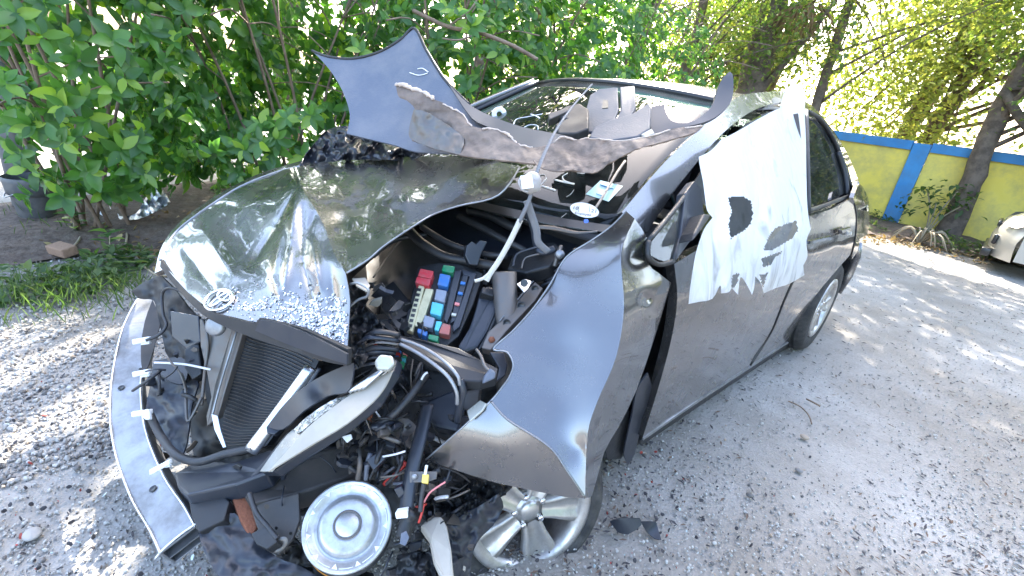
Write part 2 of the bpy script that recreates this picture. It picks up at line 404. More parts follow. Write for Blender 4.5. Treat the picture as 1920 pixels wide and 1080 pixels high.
def bed(name, outline, h, seed, matn='dirt', step=.14):
    xs = [p[0] for p in outline]; ys = [p[1] for p in outline]
    vo, fo = tri2d([np.array(p) for p in smooth2(outline, True, 4)], step)
    cx, cy = sum(xs)/len(xs), sum(ys)/len(ys); out = smooth2(outline, True, 4); poly = np.array(out); V = []
    for v in vo:
        d = np.min(np.hypot(poly[:, 0]-v[0], poly[:, 1]-v[1])); e = min(1, d/.35)
        V.append((v[0], v[1], .004+e*(h*(.5+.5*noise.noise(Vector((v[0]*2, v[1]*2, seed))))+.03*(1+noise.noise(Vector((v[0]*9, v[1]*9, seed)))))))
    return tag(mesh(name, V, [list(f) for f in fo], MAT[matn]), kind='structure')
bed('soil_bed', [(-2.35, -1.6), (-2.55, -.8), (-2.5, -.35), (-1.75, .1), (-1.35, 1.2), (-1.3, 3), (-1.35, 5), (-1.2, 7.2), (-2.0, 9.2), (-3.5, 10), (-5, 8), (-5.0, 3), (-4.7, .5), (-4.2, -.6), (-3.9, -1.3), (-3.0, -1.8)], .06, 4)
bed('planting_bed', [(-1.0, 7.9), (.3, 8.7), (1.3, 8.95), (2.6, 9.3), (5, 9.9), (6, 11.5), (3, 11.2), (0, 11.0), (-2, 10.8), (-2.2, 9.0)], .06, 9)

def pebble(seed, n=1):
    r_ = random.Random(seed); t = (1+5**.5)/2
    vs = [(-1, t, 0), (1, t, 0), (-1, -t, 0), (1, -t, 0), (0, -1, t), (0, 1, t), (0, -1, -t), (0, 1, -t), (t, 0, -1), (t, 0, 1), (-t, 0, -1), (-t, 0, 1)]
    fs = [(0,11,5),(0,5,1),(0,1,7),(0,7,10),(0,10,11),(1,5,9),(5,11,4),(11,10,2),(10,7,6),(7,1,8),(3,9,4),(3,4,2),(3,2,6),(3,6,8),(3,8,9),(4,9,5),(2,4,11),(6,2,10),(8,6,7),(9,8,1)]
    return np.array([[c/1.9*(r_.uniform(.72, 1.15)) for c in v] for v in vs]), fs
def scatter_mesh(name, shapes, T, mats, midx, parent=None, kind='stuff', smooth=False):
    """T: list of (shape index, location, 3x3 matrix). One joined mesh."""
    allV = []; allF = []; mi = []; n = 0
    for (k, loc, R), q in zip(T, midx):
        v, f = shapes[k]; allV.append(v @ np.array(R).T+np.array(loc)); allF.append(np.array(f)+n); n += len(v); mi += [q]*len(f)
    Vv = np.concatenate(allV).astype(np.float32); Ff = np.concatenate(allF).astype(np.int32); w = Ff.shape[1]
    me = bpy.data.meshes.new(name); me.vertices.add(len(Vv)); me.vertices.foreach_set('co', Vv.ravel())
    me.loops.add(Ff.size); me.loops.foreach_set('vertex_index', Ff.ravel()); me.polygons.add(len(Ff))
    me.polygons.foreach_set('loop_start', np.arange(0, Ff.size, w, dtype=np.int32)); me.polygons.foreach_set('loop_total', np.full(len(Ff), w, dtype=np.int32))
    for m in mats: me.materials.append(m)
    me.polygons.foreach_set('material_index', np.array(mi, dtype=np.int32)); me.polygons.foreach_set('use_smooth', [smooth]*len(Ff)); me.update(calc_edges=True); me.validate()
    o = link(bpy.data.objects.new(name, me), parent)
    return tag(o, kind=kind) if kind else o
def rotm(rx, ry, rz, s=(1, 1, 1)):
    cx, sx, cy, sy, cz, sz = math.cos(rx), math.sin(rx), math.cos(ry), math.sin(ry), math.cos(rz), math.sin(rz)
    R = np.array([[cz, -sz, 0], [sz, cz, 0], [0, 0, 1]]) @ np.array([[cy, 0, sy], [0, 1, 0], [-sy, 0, cy]]) @ np.array([[1, 0, 0], [0, cx, -sx], [0, sx, cx]])
    return R*np.array(s)[None, :]
PB = [pebble(s) for s in range(6)]
PM = [MAT['pebble_a'], MAT['pebble_b'], MAT['pebble_c'], MAT['pebble_d'], MAT['pebble_tan']]
T = []; mi = []
for i in range(52000):
    px = rnd.uniform(-60, 1980); py = rnd.uniform(380, 1150)
    p = at(px, py, 'z', 0)
    d = (p-EYE).length
    if d > 9 or d < .5: continue
    left = p.x < -.4
    cl = .5+.5*noise.noise(Vector((p.x*1.3, p.y*1.3, 5)))
    if rnd.random() > (.95 if left else .22+.75*cl**2): continue
    s = abs(rnd.gauss(0, 1))*(.0036 if left else .0022)+(.0028 if left else .0018)
    s = min(s, .016)
    T.append((rnd.randrange(6), (p.x, p.y, s*.12-.006), rotm(rnd.uniform(0, 6), rnd.uniform(0, 6), rnd.uniform(0, 6), (s, s, s*.8))))
    mi.append(rnd.choices(range(5), (5, 3, 3, 1.2, .5) if left else (5, 1.5, 5, 1.0, .3))[0])
scatter_mesh('gravel', PB, T, PM, mi)
# fallen leaf bits on the drive
TW = [(np.array([(-1, -.12, 0), (0, -.3, .12), (1, 0, .05), (0, .3, .1), (-.2, 0, -.05)]), [(0, 1, 4), (1, 2, 4), (2, 3, 4), (3, 0, 4)])]
T = []; mi = []
for i in range(2600):
    px = rnd.uniform(900, 1980); py = rnd.uniform(455, 1100); p = at(px, py, 'z', 0); d = (p-EYE).length
    if noise.noise(Vector((p.x*1.1, p.y*1.1, 17))) < -.1+rnd.uniform(-.25, .25) and d < 4: continue
    s = rnd.uniform(.004, .013)*(1+d*.16)
    T.append((0, (p.x, p.y, .001), rotm(rnd.uniform(-.4, .4), rnd.uniform(-.3, .3), rnd.uniform(0, 6.3), (s, s, s)))); mi.append(rnd.choice((0, 0, 1)))
mat('litter_dark', (.05, .045, .05), .8); mat('litter_brown', (.13, .085, .06), .8)
scatter_mesh('leaf_litter', TW, T, [MAT['litter_dark'], MAT['litter_brown']], mi)

T = []; mi = []
for i in range(900):
    if i < 420: q = at(rnd.gauss(1180, 110), rnd.uniform(830, 1110), 'z', 0)
    elif i < 700: q = at(rnd.uniform(-40, 420), rnd.uniform(640, 1110), 'z', 0)
    else: q = Vector((rnd.uniform(-.9, .9), rnd.uniform(-1.3, .1), 0))
    s_ = rnd.choice((.002, .003, .003, .0045, .007)); T.append((rnd.randrange(6), (q.x, q.y, s_*.4), rotm(rnd.uniform(0, 6), rnd.uniform(0, 6), rnd.uniform(0, 6), (s_*1.4, s_, s_*.35)))); mi.append(rnd.choices((0, 1, 2), (8, 1, 1))[0])
mat('glass_crumb', (.45, .52, .52), .1, 0, .5); mat('shard_red', (.3, .04, .03), .4)
scatter_mesh('broken_bits', PB, T, [MAT['litter_dark'], MAT['glass_crumb'], MAT['shard_red']], mi)

def rock(px, py, s, matn, label, seed, flat=.6):
    v, f = pebble(seed); p = at(px, py, 'z', 0)
    vv = [Vector((a[0]*s, a[1]*s*.8, a[2]*s*flat)) for a in v]
    o = mesh('rock', [q+Vector((p.x, p.y, s*flat*.45)) for q in vv], f, MAT[matn], None, True)
    m = o.modifiers.new('round', 'SUBSURF'); m.levels = m.render_levels = 2
    return tag(o, label, 'rock')
rock(1508, 822, .028, 'pebble_tan', 'small tan rock alone on the grey drive below the front door', 31)
rock(1497, 884, .022, 'pebble_b', 'dark grey pebble on the drive below the tan rock', 33)
rock(1405, 930, .02, 'pebble_d', 'small black pebble on the drive right of the black shard', 34)
rock(60, 1005, .035, 'pebble_a', 'grey flat rock on the gravel in the bottom left corner', 36, .4)
rock(225, 500, .05, 'pebble_a', 'grey rock on the gravel above the weeds and left of the hood', 37)
rock(90, 505, .045, 'pebble_c', 'pale rock on the gravel under the brick piece', 38)
rock(145, 880, .018, 'pebble_d', 'small black pebble at the edge of the sunlit gravel patch', 39)
t_ = MB().tube(spline([at(1478, 752, 'z', .008), at(1500, 762, 'z', .012), at(1516, 778, 'z', .008), at(1522, 795, 'z', .006)]), .0035, 6).build('twig', MAT['branch'])
tag(t_, 'thin curved brown twig on the drive above the tan rock', 'twig')
t_ = MB().tube(spline([at(1512, 748, 'z', .008), at(1528, 756, 'z', .012), at(1538, 762, 'z', .008)]), .005, 6).build('twig', MAT['branch'])
tag(t_, 'short dark straight twig on the drive right of the curved one', 'twig')

# broken black plastic shard on the drive
sh = empty('plastic_shard', at(1190, 990, 'z', 0), 'broken dark blue-black plastic shard lying on the drive right of the front wheel', 'plastic shard')
panel('shard_plate', [(1143, 978, 'c'), (1160, 972), (1200, 972, 'c'), (1203, 984), (1178, 1002), (1158, 998, 'c')], [(1143, 978, 'z', .012), (1203, 975, 'z', .05), (1180, 1002, 'z', .006), (1160, 974, 'z', .045)], MAT['dark_plastic'], sh, 8, .004, k=2)
panel('shard_flap', [(1203, 978, 'c'), (1230, 978, 'c'), (1240, 1012, 'c'), (1228, 1010), (1212, 996)], [(1203, 978, 'z', .05), (1230, 978, 'z', .03), (1240, 1012, 'z', .005), (1212, 996, 'z', .01)], MAT['dark_plastic'], sh, 8, .004, k=2)

# ------------------------------------------------------------------ leaves
def leaf_shape(w=.34, curl=.12, fold=.10, segs=4):
    V = []; F = []
    for i in range(segs+1):
        t = i/segs; hw = w*math.sin(math.pi*min(1, t**.85))**.8 if 0 < i < segs else 0.0
        z = -curl*t*t
        V += [(t, -hw, z+hw*fold*2), (t, 0, z), (t, hw, z+hw*fold*2)]
    for i in range(segs):
        a = i*3; b = a+3
        for (p, q, r, s) in ((a, b, b+1, a+1), (a+1, b+1, b+2, a+2)): F += [(p, q, r), (p, r, s)]
    return np.array(V, float), F
LEAF = [leaf_shape(.24, .15, .12), leaf_shape(.28, .3, .2), leaf_shape(.21, .05, .15)]
LEAF_LOW = [(np.array([(0, 0, 0), (.5, -.3, .06), (1, 0, -.1), (.5, .3, .06)]), [(0, 1, 2), (0, 2, 3)])]
LEAF_ME = []
for k, (v, f) in enumerate(LEAF):
    me = bpy.data.meshes.new('leaf'); me.from_pydata([tuple(a) for a in v], [], f); me.polygons.foreach_set('use_smooth', [True]*len(f)); me.materials.append(MAT['leaf_shrub']); LEAF_ME.append(me)

def basis(d, nrm):
    x = Vector(d).normalized(); z = Vector(nrm); z = z-x*z.dot(x); z = z.normalized() if z.length > 1e-5 else x.orthogonal().normalized(); y = z.cross(x)
    return Matrix((x, y, z)).transposed()
# spots the photograph shows in direct sun: crowns have gaps on the lines from them to the sun
SUN_SPOTS = [((-5.6, -1.5, 0), .9), ((-.75, -1.05, 0), .30), ((-1.1, -.95, 0), .28), ((-1.45, -1.0, 0), .22), ((-.70, .12, .80), .2), ((-.45, -.40, .74), .12), ((.0, -.1, .9), .07),
             ((2.6, 4.9, 0), .14), ((2.2, 5.3, 0), .16), ((2.9, 4.3, 0), .13), ((1.1, 7.8, 0), .5), ((.2, 8.1, 0), .45), ((2.0, 7.4, 0), .25), ((3.2, 3.3, 0), .12), ((.0, 1.6, 1.45), .45), ((-.45, 1.0, 1.35), .2), ((.8, 1.5, 1.0), .22),
             ((2.3, 3.6, 0), .1), ((-.6, -.7, .5), .12)]
def shaded(p, extra=0):
    for c, r in SUN_SPOTS:
        v = Vector(p)-Vector(c); t = v.dot(SUN)
        if t > 0 and (v-SUN*t).length < r+extra+t*.008: return False
    return True

def shrub(name, centre, rad, height, nwh, lsize, label, seed, nobj=300, zmin=.08):
    r_ = random.Random(seed); root = empty(name, (centre[0], centre[1], 0), label, 'shrub', 'broadleaf shrubs behind the wreck')
    # stems
    mb = MB(); tips = []
    for i in range(9):
        a = r_.uniform(0, 6.28); b0 = Vector((centre[0]+r_.uniform(-.15, .15), centre[1]+r_.uniform(-.25, .25), -.02))
        p1 = b0+Vector((math.cos(a)*.25, math.sin(a)*.25, height*.35)); p2 = b0+Vector((math.cos(a)*rad*.55, math.sin(a)*rad*.6, height*.65)); p3 = b0+Vector((math.cos(a)*rad*.8, math.sin(a)*rad*.9, height*.92))
        P = spline([b0, p1, p2, p3], 4); mb.tube(P, [.014*(1-.6*j/len(P)) for j in range(len(P))], 5); tips.append(P)
        for q in range(5):
            s = P[r_.randrange(4, len(P))]; e = s+Vector((r_.uniform(-.6, .75), r_.uniform(-.6, .6), r_.uniform(-.1, .45))); mb.tube(spline([s, (s+e)/2+Vector((0, 0, .06)), e], 3), .006, 4)
    mb.build('stem', MAT['branch'], root)
    L = []
    for i in range(nwh):
        # whorls mostly near the outside of a lumpy ellipsoid
        while True:
            v = Vector((r_.gauss(0, 1), r_.gauss(0, 1), r_.gauss(0, 1))).normalized()
            lump = 1+.28*noise.noise(v*2.3+Vector((seed, 0, 0)))
            rr = (1-abs(r_.gauss(0, .17)))*lump
            c = Vector((centre[0]+v.x*rad*rr, centre[1]+v.y*rad*1.12*rr, height*.52+v.z*height*.5*rr))
            if c.z > zmin: break
        if not shaded(c, .02): continue
        if name == 'shrub' and seed == 3 and c.y < -.86 and c.z < 1.45: continue
        if c.x > -1.05 and c.y > .1 and c.y < 4: continue
        ax = (Vector((v.x, v.y, v.z*.5+.35))+Vector((r_.gauss(0, .3), r_.gauss(0, .3), r_.gauss(0, .25)))).normalized()
        n = r_.randint(5, 8); u = ax.orthogonal().normalized(); w = ax.cross(u); a0 = r_.uniform(0, 6.28)
        for k in range(n):
            a = a0+k*6.283/n+r_.uniform(-.2, .2); el = r_.uniform(.05, .65)
            d = (u*math.cos(a)+w*math.sin(a))*math.cos(el)+ax*math.sin(el)
            s = lsize*r_.uniform(.65, 1.15); B = basis(d, ax+Vector((r_.gauss(0, .2),)*3))
            L.append((c+ax*.01*k, B, s, r_.randrange(3)))
    L.sort(key=lambda q: (q[0]-EYE).length)
    big = L[:nobj]; rest = L[nobj:]
    for (c, B, s, k) in big:
        inst('leaf', LEAF_ME[k], Matrix.Translation(c) @ B.to_4x4() @ Matrix.Scale(s, 4), root)
    if rest:
        scatter_mesh('foliage', LEAF, [(k, c, np.array(B)*s) for (c, B, s, k) in rest], [MAT['leaf_shrub']], [0]*len(rest), root, 'stuff', True)
    return root

shrub('shrub', (-2.95, -.55), .8, 2.5, 620, .115, 'leftmost broadleaf shrub, pale green whorls rising above the grey bucket', 3, zmin=.36)
shrub('shrub', (-2.9, .75), .95, 2.7, 820, .11, 'broadleaf shrub with bright lime leaves directly behind the front of the hood', 4)
shrub('shrub', (-2.35, 2.2), .95, 2.6, 820, .105, 'dark green broadleaf shrub behind the raised grey trim panel', 5)
shrub('shrub', (-2.6, 3.9), 1.05, 2.8, 760, .10, 'broadleaf shrub behind the windshield with yellow-green leaves by the long branch', 6)
shrub('shrub', (-3.1, 5.9), 1.3, 2.9, 700, .10, 'small leaved shrub farthest right behind the car roof', 8)
shrub('shrub', (-4.6, .2), 1.3, 3.0, 800, .13, 'deep green shrub at the back left seen through gaps of the nearer ones', 9, 60)
shrub('shrub', (-4.5, 2.6), 1.4, 3.4, 620, .13, 'tall dark shrub behind the lime leaved one', 10, 60)

# ------------------------------------------------------------------ trees
def tree(name, base, height, trunk_r, lean, crown_c, crown_r, ncl, lsize, label, seed, matn='leaf_tree', per=26, cat='tree', spread=.30, trunk_mat='bark', gaps=.0):
    r_ = random.Random(seed); root = empty(name, base, label, cat); b = Vector(base)
    top = b+Vector((lean[0], lean[1], height)); mid = b+Vector((lean[0]*.35+r_.uniform(-.1, .1), lean[1]*.35, height*.5))
    P = spline([b-Vector((0, 0, .1)), b+Vector((lean[0]*.1, lean[1]*.1, height*.2)), mid, top], 6)
    R = [trunk_r*(1.25 if j == 0 else 1)*(1-.45*j/len(P)) for j in range(len(P))]
    mb = MB().tube(P, R, 12)
    o = mb.build('trunk', MAT[trunk_mat], root)
    for v in o.data.vertices: v.co += Vector((noise.noise(v.co*4), noise.noise(v.co*4+Vector((9, 0, 0))), 0))*trunk_r*.25
    cc = Vector(crown_c); cr = Vector(crown_r); br = MB(); cl = []
    for i in range(ncl):
        v = Vector((r_.gauss(0, 1), r_.gauss(0, 1), r_.gauss(0, 1))).normalized()*(r_.random()**.4)
        c = cc+Vector((v.x*cr.x, v.y*cr.y, v.z*cr.z))
        if noise.noise(c*.55+Vector((seed, 0, 0))) < gaps-.25: continue
        cl.append(c)
    for c in cl[:max(6, ncl//26)]:
        s = P[r_.randrange(len(P)//2, len(P))]; br.tube(spline([s, s.lerp(c, .5)+Vector((r_.uniform(-.2, .2), r_.uniform(-.2, .2), r_.uniform(0, .3))), c], 4), [trunk_r*.24*(1-q/9.5) for q in range(9)], 5)
    br.build('limb', MAT[trunk_mat], root)
    T = []
    for c in cl:
        for k in range(per):
            p = c+Vector((r_.gauss(0, spread), r_.gauss(0, spread), r_.gauss(0, spread*.75)))
            if p.z < .3 or not shaded(p, 0): continue
            d = Vector((r_.gauss(0, 1), r_.gauss(0, 1), r_.gauss(-.3, .7))); s = lsize*r_.uniform(.6, 1.2)
            T.append((0, p, np.array(basis(d, Vector((r_.gauss(0, .5), r_.gauss(0, .5), 1))))*s))
    scatter_mesh('crown', LEAF_LOW, T, [MAT[matn]], [0]*len(T), root, 'stuff')
    return root
def gp(px, py): p = at(px, py, 'z', 0); return (p.x, p.y, 0)

# leaning tree in front of the yellow wall
def trunk_line(px1, py1, px2, py2, y):
    """Base, lean and height of a trunk that stands at depth row y and passes two measured spots."""
    a, b = at(px1, py1, 'y', y), at(px2, py2, 'y', y); k = (b.x-a.x)/(b.z-a.z); x0 = a.x-k*a.z
    return (x0, y, 0), (k*(b.z+1.2), .1), b.z+1.2
B_, L_, H_ = trunk_line(1795, 400, 1915, 150, 10.55)
tree('leaning_tree', B_, H_, .19, L_, (1.9, 10.6, 3.5), (1.9, .8, 1.3), 230, .12, 'leaning dark trunked tree between the car and the yellow wall', 21, spread=.28)
B_, L_, H_ = trunk_line(1925, 400, 1880, 330, 10.4)
tree('small_tree', B_, 2.4, .11, (L_[0]*.7, .0), (2.3, 10.3, 2.4), (1.2, .6, .8), 90, .11, 'thin tree leaning left at the right edge by the yellow wall', 22)
B_, L_, H_ = trunk_line(1402, 150, 1445, 0, 9.3)
tree('palm_tree', B_, H_, .34, L_, (-1.9, 9.4, 4.8), (1.5, 1.0, .9), 120, .13, 'thick rough trunk rising behind the roof with brown dead fronds', 23, 'leaf_far')
B_, L_, H_ = trunk_line(1280, 140, 1315, 0, 8.4)
tree('slender_tree', B_, H_, .12, L_, (-3.0, 8.8, 3.5), (1.8, 1.3, 1.5), 280, .10, 'slender dark trunk left of the thick palm trunk', 24)
B_, L_, H_ = trunk_line(1548, 140, 1592, 0, 9.9)
tree('forked_tree', B_, H_, .12, L_, (-.4, 10.2, 3.5), (2.2, 1.2, 1.5), 300, .10, 'forked dark limbs against bright sky right of the thick palm trunk', 25, 'leaf_far')
tree('sunlit_tree', (-.3, 13.2, 0), 5.2, .2, (.4, .3), (.4, 13.0, 3.1), (3.2, 1.6, 2.4), 760, .15, 'bright olive tree beyond the blue wall coping', 26, 'leaf_far', gaps=.0)
tree('sunlit_tree', (4.0, 13.5, 0), 5.6, .22, (.2, .3), (4.4, 13.3, 3.1), (3.0, 1.8, 2.4), 700, .15, 'bright olive tree beyond the wall at the right edge', 27, 'leaf_far', gaps=.0)
tree('sunlit_tree', (-4.6, 12.5, 0), 5.2, .2, (.3, .3), (-4.4, 12.0, 3.2), (2.8, 2.0, 2.3), 640, .15, 'olive tree far behind the middle of the car roof', 28, 'leaf_far', gaps=.0)
tree('sunlit_tree', (-7.0, 7.5, 0), 5.2, .2, (.3, .3), (-6.6, 7.6, 3.3), (1.9, 2.4, 2.2), 420, .14, 'olive tree behind the shrubs above the passenger side of the roof', 29, 'leaf_tree', gaps=.0)
for k_s, (a_, c_) in enumerate((((7.6, -.5), 'pale gravel behind the camera'), ((7.9, 3.2), 'drive opposite the front door'), ((7.8, 6.6), 'drive opposite the rear door'))):
    tree('reflection_tree', (a_[0], a_[1], 0), 4.5, .2, (.1, .1), (a_[0]-.2, a_[1], 2.6), (1.6, 2.2, 2.5), 170, .30, 'bushy dark tree out of view, added for the reflections, beside the '+c_, 80+k_s, 'leaf_tree', per=22, spread=.5)  # unseen trees, added to darken what the car's side reflects
SH = [((-7.6, 4.4), (-7.0, 4.9, 5.0), 'shrubs, low crown on the left'), ((-7.0, 2.2), (-6.3, 2.6, 6.3), 'shrubs on the left'), ((-6.2, 5.4), (-5.2, 5.4, 6.6), 'shrubs behind the hood'), ((-5.2, 8.6), (-3.7, 8.0, 6.9), 'shrubs behind the roof'),
      ((-3.6, 11.8), (-1.7, 10.6, 7.1), 'wall behind the roof'), ((-.9, 13.9), (.8, 12.8, 7.4), 'wall near the blue post'), ((3.2, 15.2), (3.6, 14.6, 7.6), 'wall at the right'), ((-8.4, -.6), (-7.4, .0, 6.0), 'shrubs at the far left'), ((6.4, 16.0), (6.6, 16.0, 7.4), 'wall beyond the pale car')]
for k_s, (b2, c3, where) in enumerate(SH):
    tree('shade_tree', (b2[0], b2[1], 0), c3[2]+.3, .22, (c3[0]-b2[0], c3[1]-b2[1]), c3, (2.3, 2.3, 2.3), 230, .22, 'tall shade tree rising beyond the '+where, 60+k_s, 'leaf_tree', per=26, spread=.42)

# hanging brown dead fronds
fr = empty('dead_fronds', (-1.75, 9.1, 0), 'hanging brown dead palm fronds right of the thick trunk', 'palm frond')
c0 = at(1510, 20, 'y', 9.2)
for i in range(7):
    mb = MB(); a = rnd.uniform(-.8, .8)
    for k in range(14):
        s = c0+Vector((a*.3, rnd.uniform(-.1, .1), .1)); e = s+Vector((a*.5+rnd.uniform(-.18, .18), rnd.uniform(-.2, .2), -rnd.uniform(.3, .8)))
        mb.tube([s, s.lerp(e, .5)+Vector((0, 0, .05)), e], [.012, .012, .002], 3)
    mb.build('frond', MAT['dead_frond'], fr)
# long bare branch that crosses above the trim panel
b_ = MB().tube(spline([at(775, 20, 3.5), at(840, 50, 3.4), at(900, 62, 3.4), at(960, 85, 3.45), at(1008, 112, 3.5)]), [.014]*25, 7)
b_.tube(spline([at(840, 50, 3.4), at(880, 20, 3.5), at(900, -10, 3.6)]), .008, 5); b_.tube(spline([at(900, 62, 3.4), at(860, 75, 3.3), at(830, 72, 3.3)]), .006, 5)
tag(b_.build('bare_branch', MAT['branch']), 'long bare brown branch above the raised grey trim panel', 'branch')

# ------------------------------------------------------------------ perimeter wall
W0 = Vector((-6.0, 10.35, 0)); WD = Vector((1, .085, 0)).normalized(); WN = Vector((-WD.y, WD.x, 0)); HW = 1.5
RW = Matrix((WD, WN, Vector((0, 0, 1)))).transposed()
wl = empty('perimeter_wall', W0, 'low yellow masonry wall with blue posts and blue coping at the far end of the drive', 'wall')
xs_posts = [-6.0, -3.1, 0.02, 3.15, 6.3, 9.4]
def wpt(x, n, z): s = (x-W0.x)/WD.x; return W0+WD*s+WN*n+Vector((0, 0, z))
post_px = at(1668, 412, 'z', 0)
for i, x in enumerate(xs_posts):
    MB().box(wpt(x, -.03, HW/2-.02), (.26, .26, HW), RW).build('wall_post', MAT['wall_blue'], wl, False, .006)
    if i < len(xs_posts)-1:
        x2 = xs_posts[i+1]; MB().box(wpt((x+x2)/2, 0, .65), (x2-x-.262, .15, 1.40), RW).build('wall_panel', MAT['wall_yellow'], wl, False)
        MB().box(wpt((x+x2)/2, -.01, HW-.07), (x2-x-.264, .24, .16), RW).build('coping', MAT['wall_blue'], wl, False, .006)

# ------------------------------------------------------------------ undergrowth
def weeds(name, pts, n, size, seed, matn='leaf_weed', blades=False, label=None, zr=.12):
    r_ = random.Random(seed); T = []
    for (cx, cy, rad, frac) in pts:
        for i in range(int(n*frac)):
            a = r_.uniform(0, 6.28); q = rad*math.sqrt(r_.random()); c = Vector((cx+q*math.cos(a), cy+q*math.sin(a), r_.uniform(.0, zr)*(1-q/rad*.6)+.01))
            if blades: d = Vector((r_.gauss(0, .5), r_.gauss(0, .5), 1.2)); B = basis(d, (r_.gauss(0, 1), r_.gauss(0, 1), 0)); s = size*r_.uniform(.5, 1.5); M = np.array(B)*np.array([s*1.6, s*.14, s])[None, :]
            else: d = Vector((r_.gauss(0, 1), r_.gauss(0, 1), r_.gauss(.25, .4))); B = basis(d, (r_.gauss(0, .3), r_.gauss(0, .3), 1)); s = size*r_.uniform(.5, 1.3); M = np.array(B)*s
            T.append((r_.randrange(3), c, M))
    return scatter_mesh(name, LEAF, T, [MAT[matn]], [0]*len(T), None, 'stuff', True)
G = lambda px, py: at(px, py, 'z', 0)
def spot(px, py, rad, f): p = G(px, py); return (p.x, p.y, rad, f)
weeds('weeds', [spot(210, 505, .22, 1), spot(170, 530, .2, .8), spot(120, 545, .22, .9), spot(60, 545, .25, .9), spot(20, 540, .25, .7), spot(240, 490, .16, .6), spot(160, 445, .12, .3)], 190, .055, 41)
weeds('grass', [spot(200, 575, .25, .8), spot(120, 570, .3, 1), spot(30, 580, .3, 1), spot(250, 560, .12, .4), spot(20, 430, .5, .7)], 150, .05, 42, blades=True)
weeds('ground_cover', [spot(1600, 425, .5, 1), spot(1640, 415, .4, .7), spot(1800, 470, .45, 1), spot(1850, 478, .5, 1), spot(1760, 450, .3, .5)], 260, .08, 43, zr=.2)
weeds('dead_leaves', [spot(x_, y_, .4, .8) for x_, y_ in ((1640, 445), (1690, 455), (1740, 462), (1790, 478), (1600, 445), (300, 440), (240, 420), (330, 470), (180, 420), (280, 400), (100, 450))], 120, .07, 44, 'leaf_dry', zr=.02)
# sapling by the wall
sp = empty('sapling', gp(1735, 440), 'pale green sapling in front of the wall between post and leaning trunk', 'sapling')
s0 = G(1735, 440); mb = MB()
for (a, b_) in ((-.25, .75), (.15, .8), (-.05, .55), (.3, .6)):
    mb.tube(spline([s0, s0+Vector((a*.4, 0, b_*.6)), s0+Vector((a, .05, b_))], 4), .012, 5)
mb.build('stem', MAT['dry_stem'], sp)
T = []
for i in range(150):
    a = rnd.choice(((-.25, .75), (.15, .8), (-.05, .55), (.3, .6), (-.35, .4))); c = s0+Vector((a[0]+rnd.gauss(0, .13), rnd.gauss(0, .12), a[1]+rnd.gauss(0, .1)))
    T.append((rnd.randrange(3), c, np.array(basis((rnd.gauss(0, 1), rnd.gauss(0, 1), rnd.gauss(-.3, .4)), (0, 0, 1)))*rnd.uniform(.08, .15)))
scatter_mesh('foliage', LEAF, T, [MAT['leaf_weed']], [0]*len(T), sp, 'stuff', True)
# dry strap-leaved clump
dc = empty('dry_plant', gp(1722, 462), 'dry tan strap leaved clump at the foot of the leaning trunk', 'plant')
d0 = G(1722, 458)
for i in range(16):
    a = rnd.uniform(0, 6.28); l = rnd.uniform(.3, .6); e = d0+Vector((math.cos(a)*l, math.sin(a)*l, .04))
    MB().tube(spline([d0, d0.lerp(e, .5)+Vector((0, 0, .22)), e], 4), [.02, .02, .02, .02, .018, .016, .012, .008, .003], 4, True, .25).build('strap_leaf', MAT['dry_stem'], dc)
for i, (px, py, lab) in enumerate(((430/3, 290/3+340, 'yellow-green seedling on the dirt right of the grey bucket'), (600/3+10, 380/3+345, 'leafy green seedling on the dirt left of the hood'))):
    q = G(px, py+12); e = empty('seedling', q, lab, 'seedling'); mb = MB().tube(spline([q, q+Vector((.01, 0, .08)), q+Vector((0, .01, .15))], 3), .004, 5); mb.build('stem', MAT['dry_stem'], e)
    for k in range(9):
        a = k*2.4; inst('leaf', LEAF_ME[k % 3], Matrix.Translation(q+Vector((0, 0, .09+.012*k))) @ basis((math.cos(a), math.sin(a), .3), (0, 0, 1)).to_4x4() @ Matrix.Scale(.10, 4), e)

# ------------------------------------------------------------------ left background: post, bucket, scraps
pb = G(75, 418); po = empty('utility_post', (pb.x-.35, pb.y-.1, 0), 'weathered grey post at the left edge behind the shrub', 'post')
MB().tube([(pb.x-.30, pb.y-.03, 0), (pb.x-.29, pb.y-.03, 1.4), (pb.x-.28, pb.y-.03, 3.6)], [.10, .10, .095], 14).build('shaft', MAT['post'], po)
bk = empty('bucket', (pb.x, pb.y, 0), 'old dark grey plastic bucket standing at the left edge below the shrub', 'bucket')
MB().lathe([(0, .0), (.085, 0), (.10, .02), (.118, .2), (.122, .21), (.135, .215), (.14, .26), (.146, .3), (.15, .33), (.142, .335), (.136, .3), (.13, .24), (0, .22)], Matrix.Translation((pb.x, pb.y, .01)), 28).build('shell', MAT['bucket'], bk)
MB().tube(spline([Vector((pb.x-.14, pb.y, .3)), Vector((pb.x-.1, pb.y-.12, .23)), Vector((pb.x+.06, pb.y-.14, .21)), Vector((pb.x+.14, pb.y, .3))], 5), .004, 6).build('handle', MAT['alu'], bk)
w1, w2 = G(38, 427), G(112, 424)
bd = MB(); dd = (w2-w1); R_ = Matrix((dd.normalized(), Vector((0, 0, 1)).cross(dd.normalized()), Vector((0, 0, 1)))).transposed()
bd.box((w1+w2)/2+Vector((0, 0, .02)), (dd.length, .05, .03), R_)
tag(bd.build('board', MAT['paper_white'], None, False, .004), 'short white board lying in front of the grey bucket', 'board')
q = G(120, 482)
tag(MB().box(q+Vector((0, 0, .05)), (.15, .09, .06), Matrix.Rotation(.5, 3, 'Z') @ Matrix.Rotation(.15, 3, 'X')).build('brick', MAT['brick'], None, False, .008), 'broken tan brick half sunk in the gravel above the weeds', 'brick')
